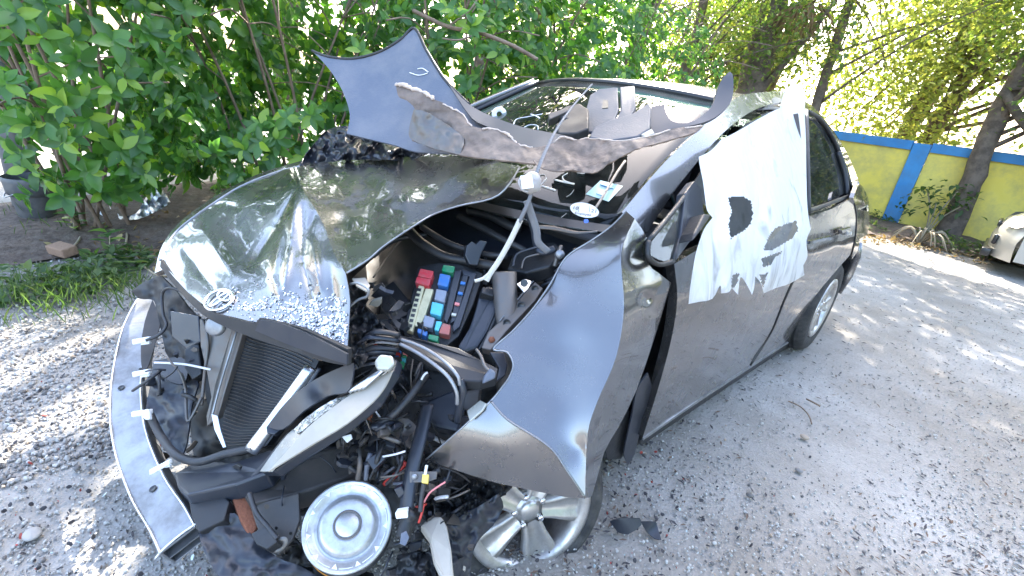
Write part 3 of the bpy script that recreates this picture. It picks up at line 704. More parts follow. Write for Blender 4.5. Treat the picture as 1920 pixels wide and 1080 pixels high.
sc = panel('metal_scrap', [(205, 385, 'c'), (213, 398), (245, 405), (262, 392), (270, 375), (288, 352, 'c'), (302, 350, 'c'), (320, 380, 'c'), (305, 390), (282, 402, 'c'), (258, 411), (232, 412), (208, 408, 'c')],
           [(205, 385, 3.9), (245, 405, 3.65), (288, 352, 3.85), (320, 380, 3.7), (282, 402, 3.6), (262, 392, 3.75)], MAT['foil'], None, 6, .003, k=2, rough=.09, rscale=.09, smooth=False)
tag(sc, 'crumpled shiny silver sheet scrap on the soil left of the hood', 'metal scrap')
sc = panel('plastic_scrap', [(182, 390, 'c'), (190, 388, 'c'), (193, 402), (190, 411, 'c'), (184, 410, 'c')], [(182, 390, 3.75), (190, 411, 3.65), (193, 400, 3.68)], MAT['paper_white'], None, 6, .004, k=2)
tag(sc, 'small white plastic piece left of the silver scrap', 'plastic scrap')
for (pts, lab) in (([(232, 415), (238, 440), (236, 458)], 'pale forked root on the soil below the silver scrap'), ([(262, 415), (290, 425), (318, 420), (335, 405)], 'pale bent stick on the soil right of the silver scrap'), ([(140, 420), (150, 445), (130, 470)], 'thin brown stick leaning over the soil near the brick'), ([(270, 500), (292, 515), (312, 518)], 'brown stick on the ground beside the front corner of the hood')):
    tag(MB().tube(spline([at(x, y, 'z', .03+.02*(k % 2)) for k, (x, y) in enumerate(pts)], 5), .007, 6).build('stick', MAT['dry_stem']), lab, 'stick')

# ------------------------------------------------------------------ pale car at the right edge
pc = empty('parked_car', (2.35, 9.0, 0), 'pale beige car cut off by the right edge of the photo, nose towards the left', 'car')
def car_nose():
    # local frame: nose points -X, built around its own origin
    X0, Y0 = 1.46, 7.9
    prof = [(0.0, .18), (-.02, .30), (-.03, .42), (.0, .55), (.05, .66), (.22, .78), (.55, .86), (.95, .92)]
    rows = []; W_ = .84
    for (dx, z) in prof:
        row = []
        for j in range(17):
            s = -1+2*j/16; bow = .26*(abs(s)**3.2)
            row.append((X0+dx+bow*(1.0 if z < .8 else .5), Y0+.84+s*W_*(1-.02*(z > .7)), z-.05*(abs(s)**4)*(z > .7)))
        rows.append(row)
    V = [p for r in rows for p in r]; F = [(i*17+j, i*17+j+1, (i+1)*17+j+1, (i+1)*17+j) for i in range(len(rows)-1) for j in range(16)]
    mesh('front_bumper', V[:17*6], F[:16*5], MAT['pale_paint'], pc); mesh('hood', V[17*5:], [tuple(q-17*5 for q in f) for f in F[16*5:]], MAT['pale_paint'], pc)
    sd = MB()
    for y in (Y0, Y0+1.68):
        pr = [(.28, .2), (.95-.32, .2), (.60, .38), (.72, .55), (.95, .64), (1.2, .55), (1.32, .38), (1.35, .2), (3.8, .2), (4.2, .45), (4.15, .92), (1.0, .90), (.5, .80), (.26, .66)]
        sd.add([(X0+a, y, b) for a, b in pr], [list(range(len(pr)))])
    sd.build('body_side', MAT['pale_paint'], pc, False)
    MB().add([(X0+.95, Y0+.12, .92), (X0+1.65, Y0+.22, 1.38), (X0+1.65, Y0+1.46, 1.38), (X0+.95, Y0+1.56, .92)], [(0, 1, 2, 3)]).build('windshield', MAT['tinted_glass'], pc)
    MB().add([(X0+1.65, Y0+.22, 1.38), (X0+3.1, Y0+.22, 1.40), (X0+3.1, Y0+1.46, 1.40), (X0+1.65, Y0+1.46, 1.38), (X0+4.1, Y0+.15, .93), (X0+4.1, Y0+1.53, .93)], [(0, 1, 2, 3), (1, 4, 5, 2)]).build('roof', MAT['pale_paint'], pc)
    for y in (Y0+.01, Y0+1.67): MB().add([(X0+1.0, y, .92), (X0+1.65, Y0+.22 if y < Y0+1 else Y0+1.46, 1.37), (X0+3.1, Y0+.22 if y < Y0+1 else Y0+1.46, 1.39), (X0+4.1, y, .93)], [(0, 1, 2, 3)]).build('side_window', MAT['tinted_glass'], pc)
    for y in (Y0+.09, Y0+1.59):
        M = Matrix.Translation((X0+.95, y, .31)) @ Matrix.Rotation(math.pi/2, 4, 'X')
        w = MB().lathe([(.20, -.1), (.29, -.1), (.31, -.07), (.31, .07), (.29, .1), (.20, .1)], M, 28).build('wheel', MAT['rubber'], pc); MB().lathe([(0, .06), (.08, .07), (.2, .09), (.2, -.09)], M, 20).build('rim', MAT['rim'], w)
    MB().box((X0+.03, Y0+.38, .40), (.05, .30, .13)).build('fog_lamp_recess', MAT['car_black'], pc, True, .02)
    MB().box((X0+.01, Y0+.95, .33), (.05, .5, .10)).build('lower_grille', MAT['car_black'], pc, True, .01)
    MB().box((X0-.0, Y0+.84, .58), (.04, .6, .07)).build('grille', MAT['car_black'], pc, True, .01)
    MB().box((X0+.0, Y0+.84, .22), (.1, 1.3, .10)).build('lower_lip', MAT['car_black'], pc, True, .01)
    for s in (0, 1):
        y = Y0+.18 if s == 0 else Y0+1.50
        lp = MB().add([(X0+.16, y-.12, .60), (X0+.03, y+.14, .60), (X0+.10, y+.16, .72), (X0+.42, y-.14, .78)] if s == 0 else [(X0+.16, y+.12, .60), (X0+.03, y-.14, .60), (X0+.10, y-.16, .72), (X0+.42, y+.14, .78)], [(0, 1, 2, 3)]).build('headlight', MAT['lens'], pc)
car_nose()

# ================================================================== THE WRECK
def cw(pts):
    out = []
    for p in pts:
        d = Vector(p)-EYE; t = d.dot(fw); out.append((960+FPX*d.dot(RT)/t, 540-FPX*d.dot(UP)/t, t))
    return out
car = empty('wrecked_car', (0, 1.3, 0), 'dark grey sedan with a smashed open front, buckled hood and crumpled front fender', 'wrecked car')
SX = {.2: .80, .35: .83, .5: .845, .8: .855, .97: .815, 1.2: .69, 1.40: .56}
def side(off=0, ys=(.3, .8, 1.3, 1.8, 2.3, 2.8, 3.3), zs=(.2, .5, .8, .97)): return Surf(cw([(SX[z]+off, y, z) for z in zs for y in ys]), 'lin')
S_low = side(); S_up = side(0, zs=(.97, 1.2, 1.40))
P_ = MAT['paint']

# ---- side panels
panel('front_door', [(1264, 495, 'c'), (1330, 458), (1420, 432), (1514, 407, 'c'), (1499, 490), (1467, 566), (1445, 622), (1405, 686, 'c'), (1340, 727), (1290, 762), (1205, 820, 'c'), (1232, 735), (1258, 640), (1270, 560)], S_low, P_, car, 18, .03,
      bumps=((1300, 640, 60, .012), (1250, 720, 35, -.02), (1380, 600, 50, .006)))
panel('rear_door', [(1517, 406, 'c'), (1560, 391), (1597, 372, 'c'), (1604, 400), (1603, 440), (1594, 478, 'c'), (1570, 505), (1530, 553), (1500, 600), (1478, 638, 'c'), (1440, 664), (1408, 684, 'c'), (1448, 622), (1471, 566), (1503, 490)], S_low, P_, car, 16, .03)
panel('sill', [(1200, 826, 'c'), (1290, 766), (1400, 693), (1480, 642, 'c'), (1482, 648, 'c'), (1400, 702), (1290, 776), (1203, 835, 'c')], side(-.02), MAT['black_plastic'], car, 14, .06)
panel('door_trim_strip', [(1207, 822, 'c'), (1300, 757), (1400, 691), (1478, 641, 'c'), (1479, 643, 'c'), (1400, 695), (1300, 761), (1206, 826, 'c')], side(.004), MAT['alu'], car, 14, .006)
panel('rear_quarter', [(1600, 371, 'c'), (1612, 345), (1628, 372), (1630, 410), (1626, 440, 'c'), (1612, 448, 'c'), (1608, 470), (1597, 487, 'c'), (1606, 440), (1607, 400)], Surf(cw([(.81, 2.7, .97), (.78, 3.1, .97), (.74, 3.45, .95), (.85, 2.7, .7), (.83, 3.1, .7), (.78, 3.45, .7)])), P_, car, 12, .02)
slab('tail_light', [(1612, 362), (1623, 374), (1625, 396), (1614, 394)], cw([(.80, 3.05, .97), (.74, 3.35, .95), (.80, 3.2, .8)]), .012, MAT['lens'], car, .003)
hd = slab('door_handle', [(1578, 431), (1596, 425), (1597, 432), (1580, 439)], side(.03), .02, MAT['paint'], car, .004)
hd2 = slab('handle_cap', [(1589, 432), (1598, 434), (1597, 442), (1590, 441)], side(.035), .015, MAT['alu_bright'], hd, .004)
# side mouldings pressed into the rear door
panel('door_moulding', [(1519, 452, 'c'), (1560, 443), (1598, 430, 'c'), (1598, 434, 'c'), (1560, 449), (1518, 458, 'c')], side(.012), P_, car, 10, .012)

for pts in ([(1516, 404), (1501, 490), (1469, 566), (1446, 622), (1406, 686)], [(1600, 372), (1605, 400), (1604, 440), (1596, 480)]): MB().tube(spline([at(x, y, S_low(x, y)+.004) for x, y in pts], 5), .006, 5).build('door_gap', MAT['car_black'], car)

# ---- cabin: pillars, rails, roof, glass
panel('front_pillar', [(1166, 398, 'c'), (1210, 345), (1262, 288), (1318, 237), (1368, 192), (1400, 176), (1474, 170, 'c'), (1500, 186, 'c'), (1474, 190), (1440, 197), (1402, 213), (1355, 250), (1312, 298), (1262, 362), (1213, 436, 'c'), (1195, 425)],
      Surf(cw([(.70, .40, 1.0), (.63, .75, 1.2), (.55, 1.15, 1.40), (.54, 1.6, 1.455), (.53, 2.0, 1.46), (.72, .62, 1.03), (.66, .95, 1.22), (.585, 1.3, 1.38), (.575, 1.6, 1.42), (.56, 2.0, 1.42)])), P_, car, 14, .02)
panel('rear_roof_rail', [(1474, 186, 'c'), (1500, 186), (1525, 200), (1562, 244), (1592, 295), (1612, 345, 'c'), (1600, 362, 'c'), (1584, 312), (1556, 258), (1520, 214), (1490, 197)],
      Surf(cw([(.56, 2.0, 1.42), (.56, 2.4, 1.38), (.62, 2.8, 1.25), (.70, 3.1, 1.08), (.52, 2.0, 1.47), (.52, 2.5, 1.42), (.60, 3.0, 1.25)])), P_, car, 12, .02)
panel('quarter_window', [(1222, 452, 'c'), (1262, 405), (1283, 372, 'c'), (1282, 400), (1262, 484, 'c'), (1245, 490), (1218, 478, 'c')], S_up, MAT['clear_glass'], car, 10, .004)
for pts in ([(1216, 452), (1262, 396), (1288, 362)], [(1288, 362), (1283, 410), (1262, 490)], [(1216, 452), (1216, 482), (1236, 496), (1262, 490)]):
    MB().tube(spline([at(x, y, S_up(x, y)-.004) for x, y in pts], 4), .0075, 6).build('window_seal', MAT['black_plastic'], car)
slab('mirror_panel', [(1285, 362), (1303, 338), (1316, 355), (1320, 405), (1300, 445), (1268, 490), (1276, 440)], side(.01, zs=(.97, 1.2, 1.40)), .03, MAT['dark_plastic'], car, .004)
slab('mirror_bracket', [(1322, 400), (1336, 402), (1316, 432), (1300, 452), (1304, 436)], side(.06, zs=(.97, 1.2, 1.40)), .06, MAT['black_plastic'], car, .006)
panel('front_door_glass', [(1300, 345, 'c'), (1340, 285), (1400, 232), (1440, 210), (1500, 205, 'c'), (1508, 404, 'c'), (1420, 428), (1320, 458, 'c')], side(-.01, zs=(.97, 1.2, 1.40)), MAT['tinted_glass'], car, 20, .004)
panel('rear_door_glass', [(1512, 212, 'c'), (1535, 228), (1562, 270), (1580, 318), (1586, 362, 'c'), (1550, 378), (1516, 390, 'c')], side(-.012, zs=(.97, 1.2, 1.40)), MAT['tinted_glass'], car, 16, .004)
panel('rear_quarter_glass', [(1578, 290, 'c'), (1590, 315), (1600, 352, 'c'), (1590, 358, 'c'), (1585, 320)], side(-.012, zs=(.97, 1.2, 1.40)), MAT['tinted_glass'], car, 10, .004)
for pts, r in (([(1512, 208), (1540, 226), (1568, 272), (1585, 322), (1598, 362)], .012), ([(1514, 396), (1550, 384), (1600, 364)], .012), ([(1571, 285), (1584, 325), (1589, 366)], .014), ([(1511, 208), (1513, 300), (1515, 400)], .014)):
    MB().tube(spline([at(x, y, S_up(x, y)-.004) for x, y in pts], 4), r, 6).build('window_seal', MAT['black_plastic'], car)

def loft(name, rows, matn, th=.006, parent=car):
    n = len(rows[0]); V = [p for r in rows for p in r]; F = [(i*n+j, i*n+j+1, (i+1)*n+j+1, (i+1)*n+j) for i in range(len(rows)-1) for j in range(n-1)]
    o = mesh(name, V, F, MAT[matn] if isinstance(matn, str) else matn, parent)
    if th: m = o.modifiers.new('t', 'SOLIDIFY'); m.thickness = th; m.offset = 0
    return o
S17 = [-1+2*j/16 for j in range(17)]
roof_p = [(1.17, 1.405, .53), (1.22, 1.432, .54), (1.35, 1.455, .545), (1.6, 1.475, .55), (2.0, 1.485, .55), (2.4, 1.47, .545), (2.75, 1.43, .53), (2.95, 1.39, .52)]
loft('roof', [[(s*w, y+.0*s, z-.045*s*s-.02*s**6+(.0)) for s in S17] for (y, z, w) in roof_p], P_, .02)
ws = []
for i in range(11):
    t = i/10; yb, yt = .17, 1.10; zb, zt = .955, 1.425; row = []
    for s in S17:
        x = s*(.675*(1-t)+.515*t); y = (yb+(yt-yb)*t)+(.25*(1-t)+.10*t)*s*s; z = zb+(zt-zb)*(t**.93)-.03*s*s*(t)+.02*s*s*(1-t); row.append((x, y, z))
    ws.append(row)
wsh = loft('windshield', ws, 'windshield_glass', .004)
loft('windshield_frit', [[(x, y-.001, z+.004) for (x, y, z) in ws[0]], [tuple(Vector(a).lerp(Vector(b), .35)+Vector((0, -.001, .004))) for a, b in zip(ws[0], ws[1])]], 'car_black', 0)
for sgn in (-1, 1):
    MB().tube([Vector(r[0 if sgn < 0 else 16])+Vector((sgn*.012, 0, .006)) for r in ws], .014, 6).build('windshield_seal', MAT['car_black'], car)
MB().tube([Vector(p)+Vector((0, .01, .003)) for p in ws[-1]], .013, 6).build('windshield_seal', MAT['car_black'], car)
# rear glass and tailgate
loft('rear_window', [[(s*w, y+.05*s*s, z-.05*s*s) for s in S17] for (y, z, w) in ((2.97, 1.385, .50), (3.2, 1.27, .54), (3.42, 1.12, .58))], 'clear_glass', .004)
loft('tailgate', [[(s*w, y-.10*s*s, z-.03*s*s) for s in S17] for (y, z, w) in ((3.44, 1.10, .64), (3.5, 1.04, .68), (3.52, .9, .72), (3.54, .66, .76))], P_, .02)
loft('rear_bumper', [[(s*w, y-.16*s*s*s*s, z) for s in S17] for (y, z, w) in ((3.56, .66, .80), (3.6, .55, .82), (3.6, .4, .82), (3.56, .26, .80))], P_, .02)
# passenger side of the body
for nm, pl, mt in (('passenger_side', [(.95, .20), (2.32, .20), (2.40, .48), (2.68, .63), (2.98, .5), (3.06, .25), (3.5, .3), (3.5, .98), (2.9, 1.0), (.45, .98), (.35, .62), (.45, .45)], P_),):
    mb = MB(); V = [(-(.80+.055*math.sin(min(1, (z-.2)/.75)*math.pi)), y, z) for y, z in pl]; mb.add(V, [list(range(len(V)))]); o = mb.build(nm, mt, car, False); m = o.modifiers.new('t', 'SOLIDIFY'); m.thickness = .03; m.offset = 0
loft('passenger_pillar', [[(-(.70-.155*t)-.03*u, .36+.82*t+.12*u, 1.0+.41*t**.9-.03*u) for u in (0, 1)] for t in [i/8 for i in range(9)]], P_, .02)
loft('passenger_roof_rail', [[(-.545-.03*u, y, z-.05*u) for u in (0, 1)] for y, z in ((1.18, 1.39), (1.6, 1.425), (2.1, 1.43), (2.6, 1.36), (3.0, 1.2), (3.3, 1.02))], P_, .02)
loft('passenger_window', [[(-.80, .62, .99), (-.62, 1.2, 1.35)], [(-.81, 1.7, .99), (-.60, 1.75, 1.39)], [(-.80, 2.4, .99), (-.60, 2.3, 1.37)], [(-.78, 3.05, 1.0), (-.66, 2.85, 1.2)]], 'tinted_glass', .003)
for y in (1.72, 2.45): MB().tube([(-.81, y, .98), (-.60, y+.03, 1.38)], .03, 6).build('passenger_post', MAT['car_black'], car)
MB().tube([(.78, 1.75, .98), (.58, 1.78, 1.40)], .03, 6).build('centre_post', MAT['car_black'], car)

# ---- interior
MB().box((0, 2.0, .24), (1.5, 3.2, .05)).build('floor_pan', MAT['interior'], car, False)
loft('dashboard', [[(s*.70, y+.10*s*s, z) for s in S17] for y, z in ((.28, .95), (.45, .97), (.72, .96), (.82, .88), (.82, .55))], 'seat', .02)
MB().lathe([(.17, -.012), (.185, 0), (.17, .012), (.158, 0), (.17, -.012)], Matrix.Translation((.36, .98, .90)) @ Matrix.Rotation(math.radians(65), 4, 'X'), 28).tube([(.20, .98, .90), (.52, .98, .90)], .018, 6).build('steering_wheel', MAT['car_black'], car)
for x in (-.37, .37):
    st = MB().box((x, 1.55, .52), (.5, .5, .18)).build('seat', MAT['seat'], car, False, .05)
    MB().box((x, 1.84, .86), (.47, .15, .62), Matrix.Rotation(-.22, 3, 'X')).build('seat_back', MAT['seat'], st, False, .05)
    MB().box((x, 1.95, 1.24), (.26, .10, .17), Matrix.Rotation(-.1, 3, 'X')).build('headrest', MAT['seat'], st, False, .04)
rb = MB().box((0, 2.75, .52), (1.25, .45, .2)).build('rear_bench', MAT['seat'], car, False, .04); MB().box((0, 3.0, .82), (1.25, .14, .5), Matrix.Rotation(-.3, 3, 'X')).build('bench_back', MAT['seat'], rb, False, .04)
MB().box((0, .42, .62), (1.40, .04, .62)).build('firewall', MAT['primer'], car, False)

# ---- wheels
def wheel(centre, normal, steer_label=None, spokes=5, rr=.31, rimr=.198):
    n = Vector(normal).normalized(); up = Vector((0, 0, 1)); u = (up-n*up.dot(n)).normalized(); w = u.cross(n)
    R = Matrix((u, w, n)).transposed().to_4x4(); R.translation = Vector(centre)
    ty = MB().lathe([(rimr-.012, -.09), (rimr+.01, -.095), (rr-.03, -.10), (rr-.012, -.085), (rr, -.06), (rr, .06), (rr-.012, .085), (rr-.03, .10), (rimr+.015, .097), (rimr, .085)], R, 48)
    t = ty.build('wheel', MAT['rubber'], car)
    for k, z in enumerate((-.045, -.015, .015, .045)):
        MB().lathe([(rr-.001, z-.004), (rr+.0025, z-.002), (rr+.0025, z+.014), (rr-.001, z+.016)], R, 48).build('tread_rib', MAT['rubber'], t)
    rim = MB().lathe([(rimr+.002, .088), (rimr+.004, .098), (rimr-.006, .102), (rimr-.020, .098), (rimr-.030, .092), (rimr-.033, .06), (rimr-.036, -.06)], R, 48)
    for k in range(spokes):
        a = k*2*math.pi/spokes+.35; ca, sa = math.cos(a), math.sin(a)
        def q(r_, s_, z_): return R @ Vector((r_*ca-s_*sa, r_*sa+s_*ca, z_))
        # each spoke: a broad plate that narrows to the hub, with raised flanks
        pr = [(.045, .030), (.09, .038), (.13, .050), (rimr-.030, .058)]
        V = []; F = []
        for (rad, hw) in pr:
            zz = .080+.008*(rad/.18)
            V += [q(rad, -hw, zz-.028), q(rad, -hw, zz), q(rad, -hw*.62, zz+.004), q(rad, -hw*.45, zz-.008), q(rad, hw*.45, zz-.008), q(rad, hw*.62, zz+.004), q(rad, hw, zz), q(rad, hw, zz-.028)]
        for i in range(3):
            for j in range(7): F.append((i*8+j, i*8+j+1, (i+1)*8+j+1, (i+1)*8+j))
        rim.add(V, F)
    rim.lathe([(.0, .086), (.026, .086), (.031, .080), (.034, .072), (.062, .074), (.066, .05)], R, 32)
    rm = rim.build('rim', MAT['rim'], t)
    for k in range(5):
        a = k*2*math.pi/5+.35+math.pi/5; c = Vector((.050*math.cos(a), .050*math.sin(a), 0))
        MB().lathe([(0, .086), (.0085, .086), (.010, .083), (.010, .066), (.0125, .066), (.015, .0735)], R @ Matrix.Translation(c), 12).build('lug_nut', MAT['chrome'], rm)
    MB().lathe([(0, .0), (.12, .0), (.13, -.01), (.13, -.03), (.06, -.03)], R, 32).build('brake_disc', MAT['brake'], rm)
    MB().lathe([(0, -.035), (rimr-.03, -.035)], R, 32).build('wheel_back', MAT['car_black'], rm)
    return t
hub = at(993, 958, 1.47)
wheel(hub-Vector((.9, -.40, .2)).normalized()*.08, (.9, -.40, .2), rr=.268, rimr=.200)
wheel((.75, 2.70, .31), (1, 0, .0))
wheel((-.75, 2.70, .31), (-1, 0, 0)); wheel((-.76, .05, .31), (-.97, -.2, 0))
MB().add([(-.72, .02, .30), (.65, .02, .32), (.65, .10, .22), (-.72, .10, .22)], [(0, 1, 2, 3)]).build('subframe', MAT['primer'], car, False)
MB().tube([(.45, .05, .25), (.70, .04, .30)], .02, 8).tube([(.5, .1, .85), (.66, .06, .36)], .035, 10).build('strut', MAT['steel_dirty'], car)

# ---- hood
HF = Surf([(300, 490, 1.68), (380, 395, 1.86), (450, 350, 1.95), (520, 322, 1.96), (600, 306, 1.92), (412, 562, 1.36), (470, 605, 1.25), (560, 630, 1.16), (648, 672, 1.08), (561, 343, 1.64), (590, 390, 1.50), (618, 454, 1.36), (648, 512, 1.22), (470, 440, 1.60), (540, 500, 1.36), (600, 570, 1.22), (655, 560, 1.18), (400, 470, 1.60)])
HOODB = ((561, 345, 520, 420, 9, .030), (520, 420, 470, 500, 12, .028), (556, 356, 546, 450, 9, -.028), (546, 450, 532, 545, 9, -.024), (568, 385, 568, 490, 7, .022), (568, 490, 588, 560, 8, .020), (530, 430, 512, 520, 9, -.020), (512, 520, 528, 565, 8, -.014),
         (585, 450, 600, 545, 6, -.018), (380, 430, 440, 520, 22, -.022), (440, 400, 500, 370, 18, -.020), (345, 470, 400, 540, 20, .014), (590, 400, 575, 440, 5, .014), (620, 500, 630, 600, 9, .012))
h1 = panel('hood', [(300, 488, 'c'), (312, 460), (335, 430), (380, 395), (450, 350), (520, 322), (561, 312), (600, 304, 'c'), (580, 322), (561, 343, 'c'), (575, 368), (590, 390), (608, 424), (618, 454), (632, 485), (648, 512, 'c'), (656, 560), (654, 610), (651, 655, 'c'), (600, 632), (540, 612), (470, 602), (400, 588), (345, 540)], HF, P_, car, 5, .0,
           bumps=HOODB, rough=.002, rscale=.02)
HR = Surf([(600, 304, 1.92), (690, 297, 1.88), (800, 293, 1.75), (900, 298, 1.58), (975, 312, 1.46), (561, 343, 1.64), (590, 390, 1.50), (618, 454, 1.36), (648, 512, 1.22), (935, 365, 1.38), (860, 385, 1.36), (780, 420, 1.31), (720, 460, 1.27), (700, 390, 1.54), (800, 350, 1.58)])
h2 = panel('hood_rear', [(600, 304, 'c'), (640, 299), (690, 297), (800, 293), (900, 298), (975, 312, 'c'), (935, 365, 'c'), (860, 385), (815, 400), (780, 420), (720, 460), (690, 486), (648, 512, 'c'), (632, 485), (618, 454), (608, 424), (590, 390), (575, 368), (561, 343, 'c'), (580, 322)], HR, P_, car, 9, .0, bumps=((640, 420, 20, .02), (700, 360, 40, .012), (760, 390, 25, -.010)), rough=.003, rscale=.03)
hood = join_mesh([h1, h2])
# white folded hood edge
MB().tube(spline([at(x, y, HR(x, y)-.001) for x, y in ((975, 313), (935, 366), (860, 386), (815, 401), (780, 421), (720, 461), (690, 487), (650, 512))], 5), .0028, 5).build('hood_edge', MAT['alu'], hood)
MB().tube(spline([at(x, y, HF(x, y)-.001) for x, y in ((561, 312), (520, 322), (450, 350), (380, 395), (335, 430), (312, 460), (300, 488))], 5), .004, 5).build('hood_edge', MAT['alu'], hood)
# passenger fender seen past the hood
panel('passenger_fender', [(290, 512, 'c'), (300, 470), (322, 432), (350, 405), (400, 370), (480, 328), (570, 300, 'c'), (560, 318, 'c'), (470, 345), (390, 398), (335, 440), (306, 505, 'c')], Surf([(290, 512, 1.80), (322, 432, 2.0), (400, 370, 2.2), (480, 328, 2.3), (570, 300, 2.4), (470, 345, 2.2), (335, 440, 1.9)], 'lin'), MAT['paint'], car, 10, .02)
# hood front lip: dark folded strip
panel('hood_lip', [(302, 486, 'c'), (345, 538), (372, 566), (400, 586), (450, 600), (476, 606), (487, 596, 'c'), (560, 614), (620, 640), (652, 655, 'c'), (651, 686, 'c'), (610, 678), (530, 652), (470, 632), (420, 612), (380, 590), (335, 545), (300, 500, 'c')],
      Surf([(302, 486, 1.67), (345, 545, 1.48), (400, 595, 1.30), (470, 612, 1.22), (560, 625, 1.13), (652, 660, 1.05), (651, 686, 1.06), (530, 652, 1.16), (420, 612, 1.28)]), MAT['primer'], car, 9, .012, bumps=((560, 640, 14, .01),))
panel('lip_flange', [(487, 600, 'c'), (520, 605), (580, 628), (650, 664, 'c'), (650, 683, 'c'), (600, 668), (540, 646), (478, 620, 'c')], Surf([(487, 600, 1.185), (580, 628, 1.10), (650, 664, 1.035), (650, 683, 1.04), (478, 620, 1.20)]), MAT['dark_plastic'], car, 9, .006)
# emblem: upright oval ring with two crossed inner ovals
ec = (412, 563); et = HF(*ec)-.006
e0 = at(ec[0], ec[1], et); eu = (at(ec[0]+20, ec[1]+16, HF(ec[0]+20, ec[1]+16)-.006)-e0).normalized(); ev0 = at(ec[0]+8, ec[1]-20, HF(ec[0]+8, ec[1]-20)-.006)-e0
en = eu.cross(ev0).normalized(); ev = en.cross(eu).normalized()
if ev.dot(UP) < 0: ev = -ev
if en.dot(EYE-e0) < 0: en = -en
def oval(mb, cx, cy, a, b, r): mb.tube([e0+eu*(cx+a*math.cos(t))+ev*(cy+b*math.sin(t)) +en*.003 for t in [2*math.pi*i/36 for i in range(37)]], r, 6, False)
mb = MB(); oval(mb, 0, 0, .056, .037, .0048); oval(mb, 0, .0165, .034, .0135, .0038); oval(mb, 0, .003, .0125, .031, .0036); mb.build('emblem', MAT['emblem'], hood)
# shattered flaking clear coat and glass crumbs on the hood nose
T = []; mi = []
from mathutils.bvhtree import BVHTree
HBV = BVHTree.FromPolygons([v.co.copy() for v in hood.data.vertices], [tuple(p.vertices) for p in hood.data.polygons])
CR = [pebble(50+i) for i in range(3)]
k = 0
while k < 8200:
    u_, v_ = rnd.random(), rnd.random(); x = 395+260*u_; y = 520+150*v_
    # density grows towards the driver's front corner
    top = 560-.0*x; lim = 583+(x-400)*.29
    if y > lim-4 or (x > 650): k += 1; continue
    den = max(0, (x-400)/250)**1.3*max(0, min(1, (y-(640-.36*x*.42))/60)); den = max(0, min(1, (x-390)/230))*max(0, 1-abs(y-(lim-32))/(18+58*(x-390)/260))
    den *= max(0, .25+2.2*noise.noise(Vector((x*.045, y*.06, 2)))+.6*noise.noise(Vector((x*.2, y*.2, 5))))+.15
    k += 1
    if rnd.random() > den*1.3+.015: continue
    t = HF(x, y)
    hit = HBV.ray_cast(EYE, ray(x, y).normalized())
    if hit[0] is None: continue
    t = (hit[0]-EYE).dot(fw)
    s = rnd.uniform(.0016, .0042); T.append((rnd.randrange(3), at(x, y, t-.002), rotm(rnd.uniform(0, 6), rnd.uniform(0, 6), rnd.uniform(0, 6), (s*1.5, s, s*.6)))); mi.append(0 if rnd.random() < .75 else 1)
mat('flake', (.78, .80, .84), .25, .35); mat('flake_dark', (.3, .31, .34), .3, .3)
scatter_mesh('paint_flakes', CR, T, [MAT['flake'], MAT['flake_dark']], mi, hood)

# ---- driver's front fender: three pressed faces meeting at sharp creases
RID = [(1190, 410), (1165, 473), (1170, 577), (1155, 670), (1120, 753), (1102, 812), (1097, 934)]
RDT = [1.30, 1.20, 1.16, 1.12, 1.10, 1.11, 1.16]
FRC = [(920, 752), (952, 787), (1030, 838), (1066, 888), (1097, 934)]; FRT = [1.14, 1.12, 1.12, 1.13, 1.16]
def dense(P, T): return [(float(q[0]), float(q[1]), float(q[2])) for q in smooth2([(x, y, t) for (x, y), t in zip(P, T)], False, 4)]
RIDC, FRCC = dense(RID, RDT), dense(FRC, FRT)
INN = [(1166, 400, 1.36), (1110, 446, 1.38), (1062, 482, 1.38), (1000, 578, 1.30), (925, 655, 1.22), (962, 690, 1.19), (1060, 560, 1.29), (1055, 650, 1.24), (1040, 740, 1.19), (1100, 620, 1.21), (1085, 840, 1.14)]
Q_ = np.array([(1, x, y) for x, y, t in RIDC+FRCC[:-1]+INN], float); K_ = np.linalg.lstsq(Q_, np.array([1/t for x, y, t in RIDC+FRCC[:-1]+INN]), rcond=None)[0]
def flat(L, f): return [(x, y, 1/((1-f)/t+f*(K_[0]+K_[1]*x+K_[2]*y))) for x, y, t in L]
RIDC = flat(RIDC, .66); FRCC = flat(FRCC, .66); INN = flat(INN, .50)
FT = Surf(RIDC+FRCC[:-1]+INN)
f1 = panel('front_fender', [(1174, 396, 'c')]+[(q[0], q[1], 'c') for q in RIDC]+[(q[0], q[1], 'c') for q in FRCC[-2::-1]]+[ (940, 728), (956, 705), (962, 682), (950, 660), (925, 654, 'c'), (960, 622), (1000, 578), (1032, 532), (1062, 482, 'c'), (1110, 450), (1145, 425)], FT, P_, car, 9, 0, bumps=((1035, 545, 26, .012),), k=2)
FN = Surf(FRCC+[(798, 862, 1.20), (880, 890, 1.19), (1000, 922, 1.17), (930, 840, 1.15), (860, 808, 1.17)])
f2 = panel('fender_nose', [(q[0], q[1], 'c') for q in FRCC]+[(1060, 932), (1000, 920), (930, 905), (880, 890), (798, 862, 'c'), (860, 808)], FN, P_, car, 9, 0, k=2)
FS = Surf(RIDC+[(1215, 452, 1.30), (1220, 500, 1.32), (1258, 530, 1.39), (1243, 575, 1.40), (1222, 645, 1.42), (1192, 735, 1.43), (1160, 800, 1.38), (1133, 848, 1.30), (1108, 925, 1.20)])
f3 = panel('fender_side', [(1215, 450), (1216, 495), (1235, 512), (1258, 530, 'c'), (1246, 572), (1225, 640), (1192, 735), (1160, 800), (1133, 848), (1110, 930), ]+[(q[0], q[1], 'c') for q in RIDC[::-1]], FS, P_, car, 9, 0, bumps=((1212, 560, 11, .02), (1222, 600, 9, -.015)), k=2)
fen = join_mesh([f1, f2, f3])
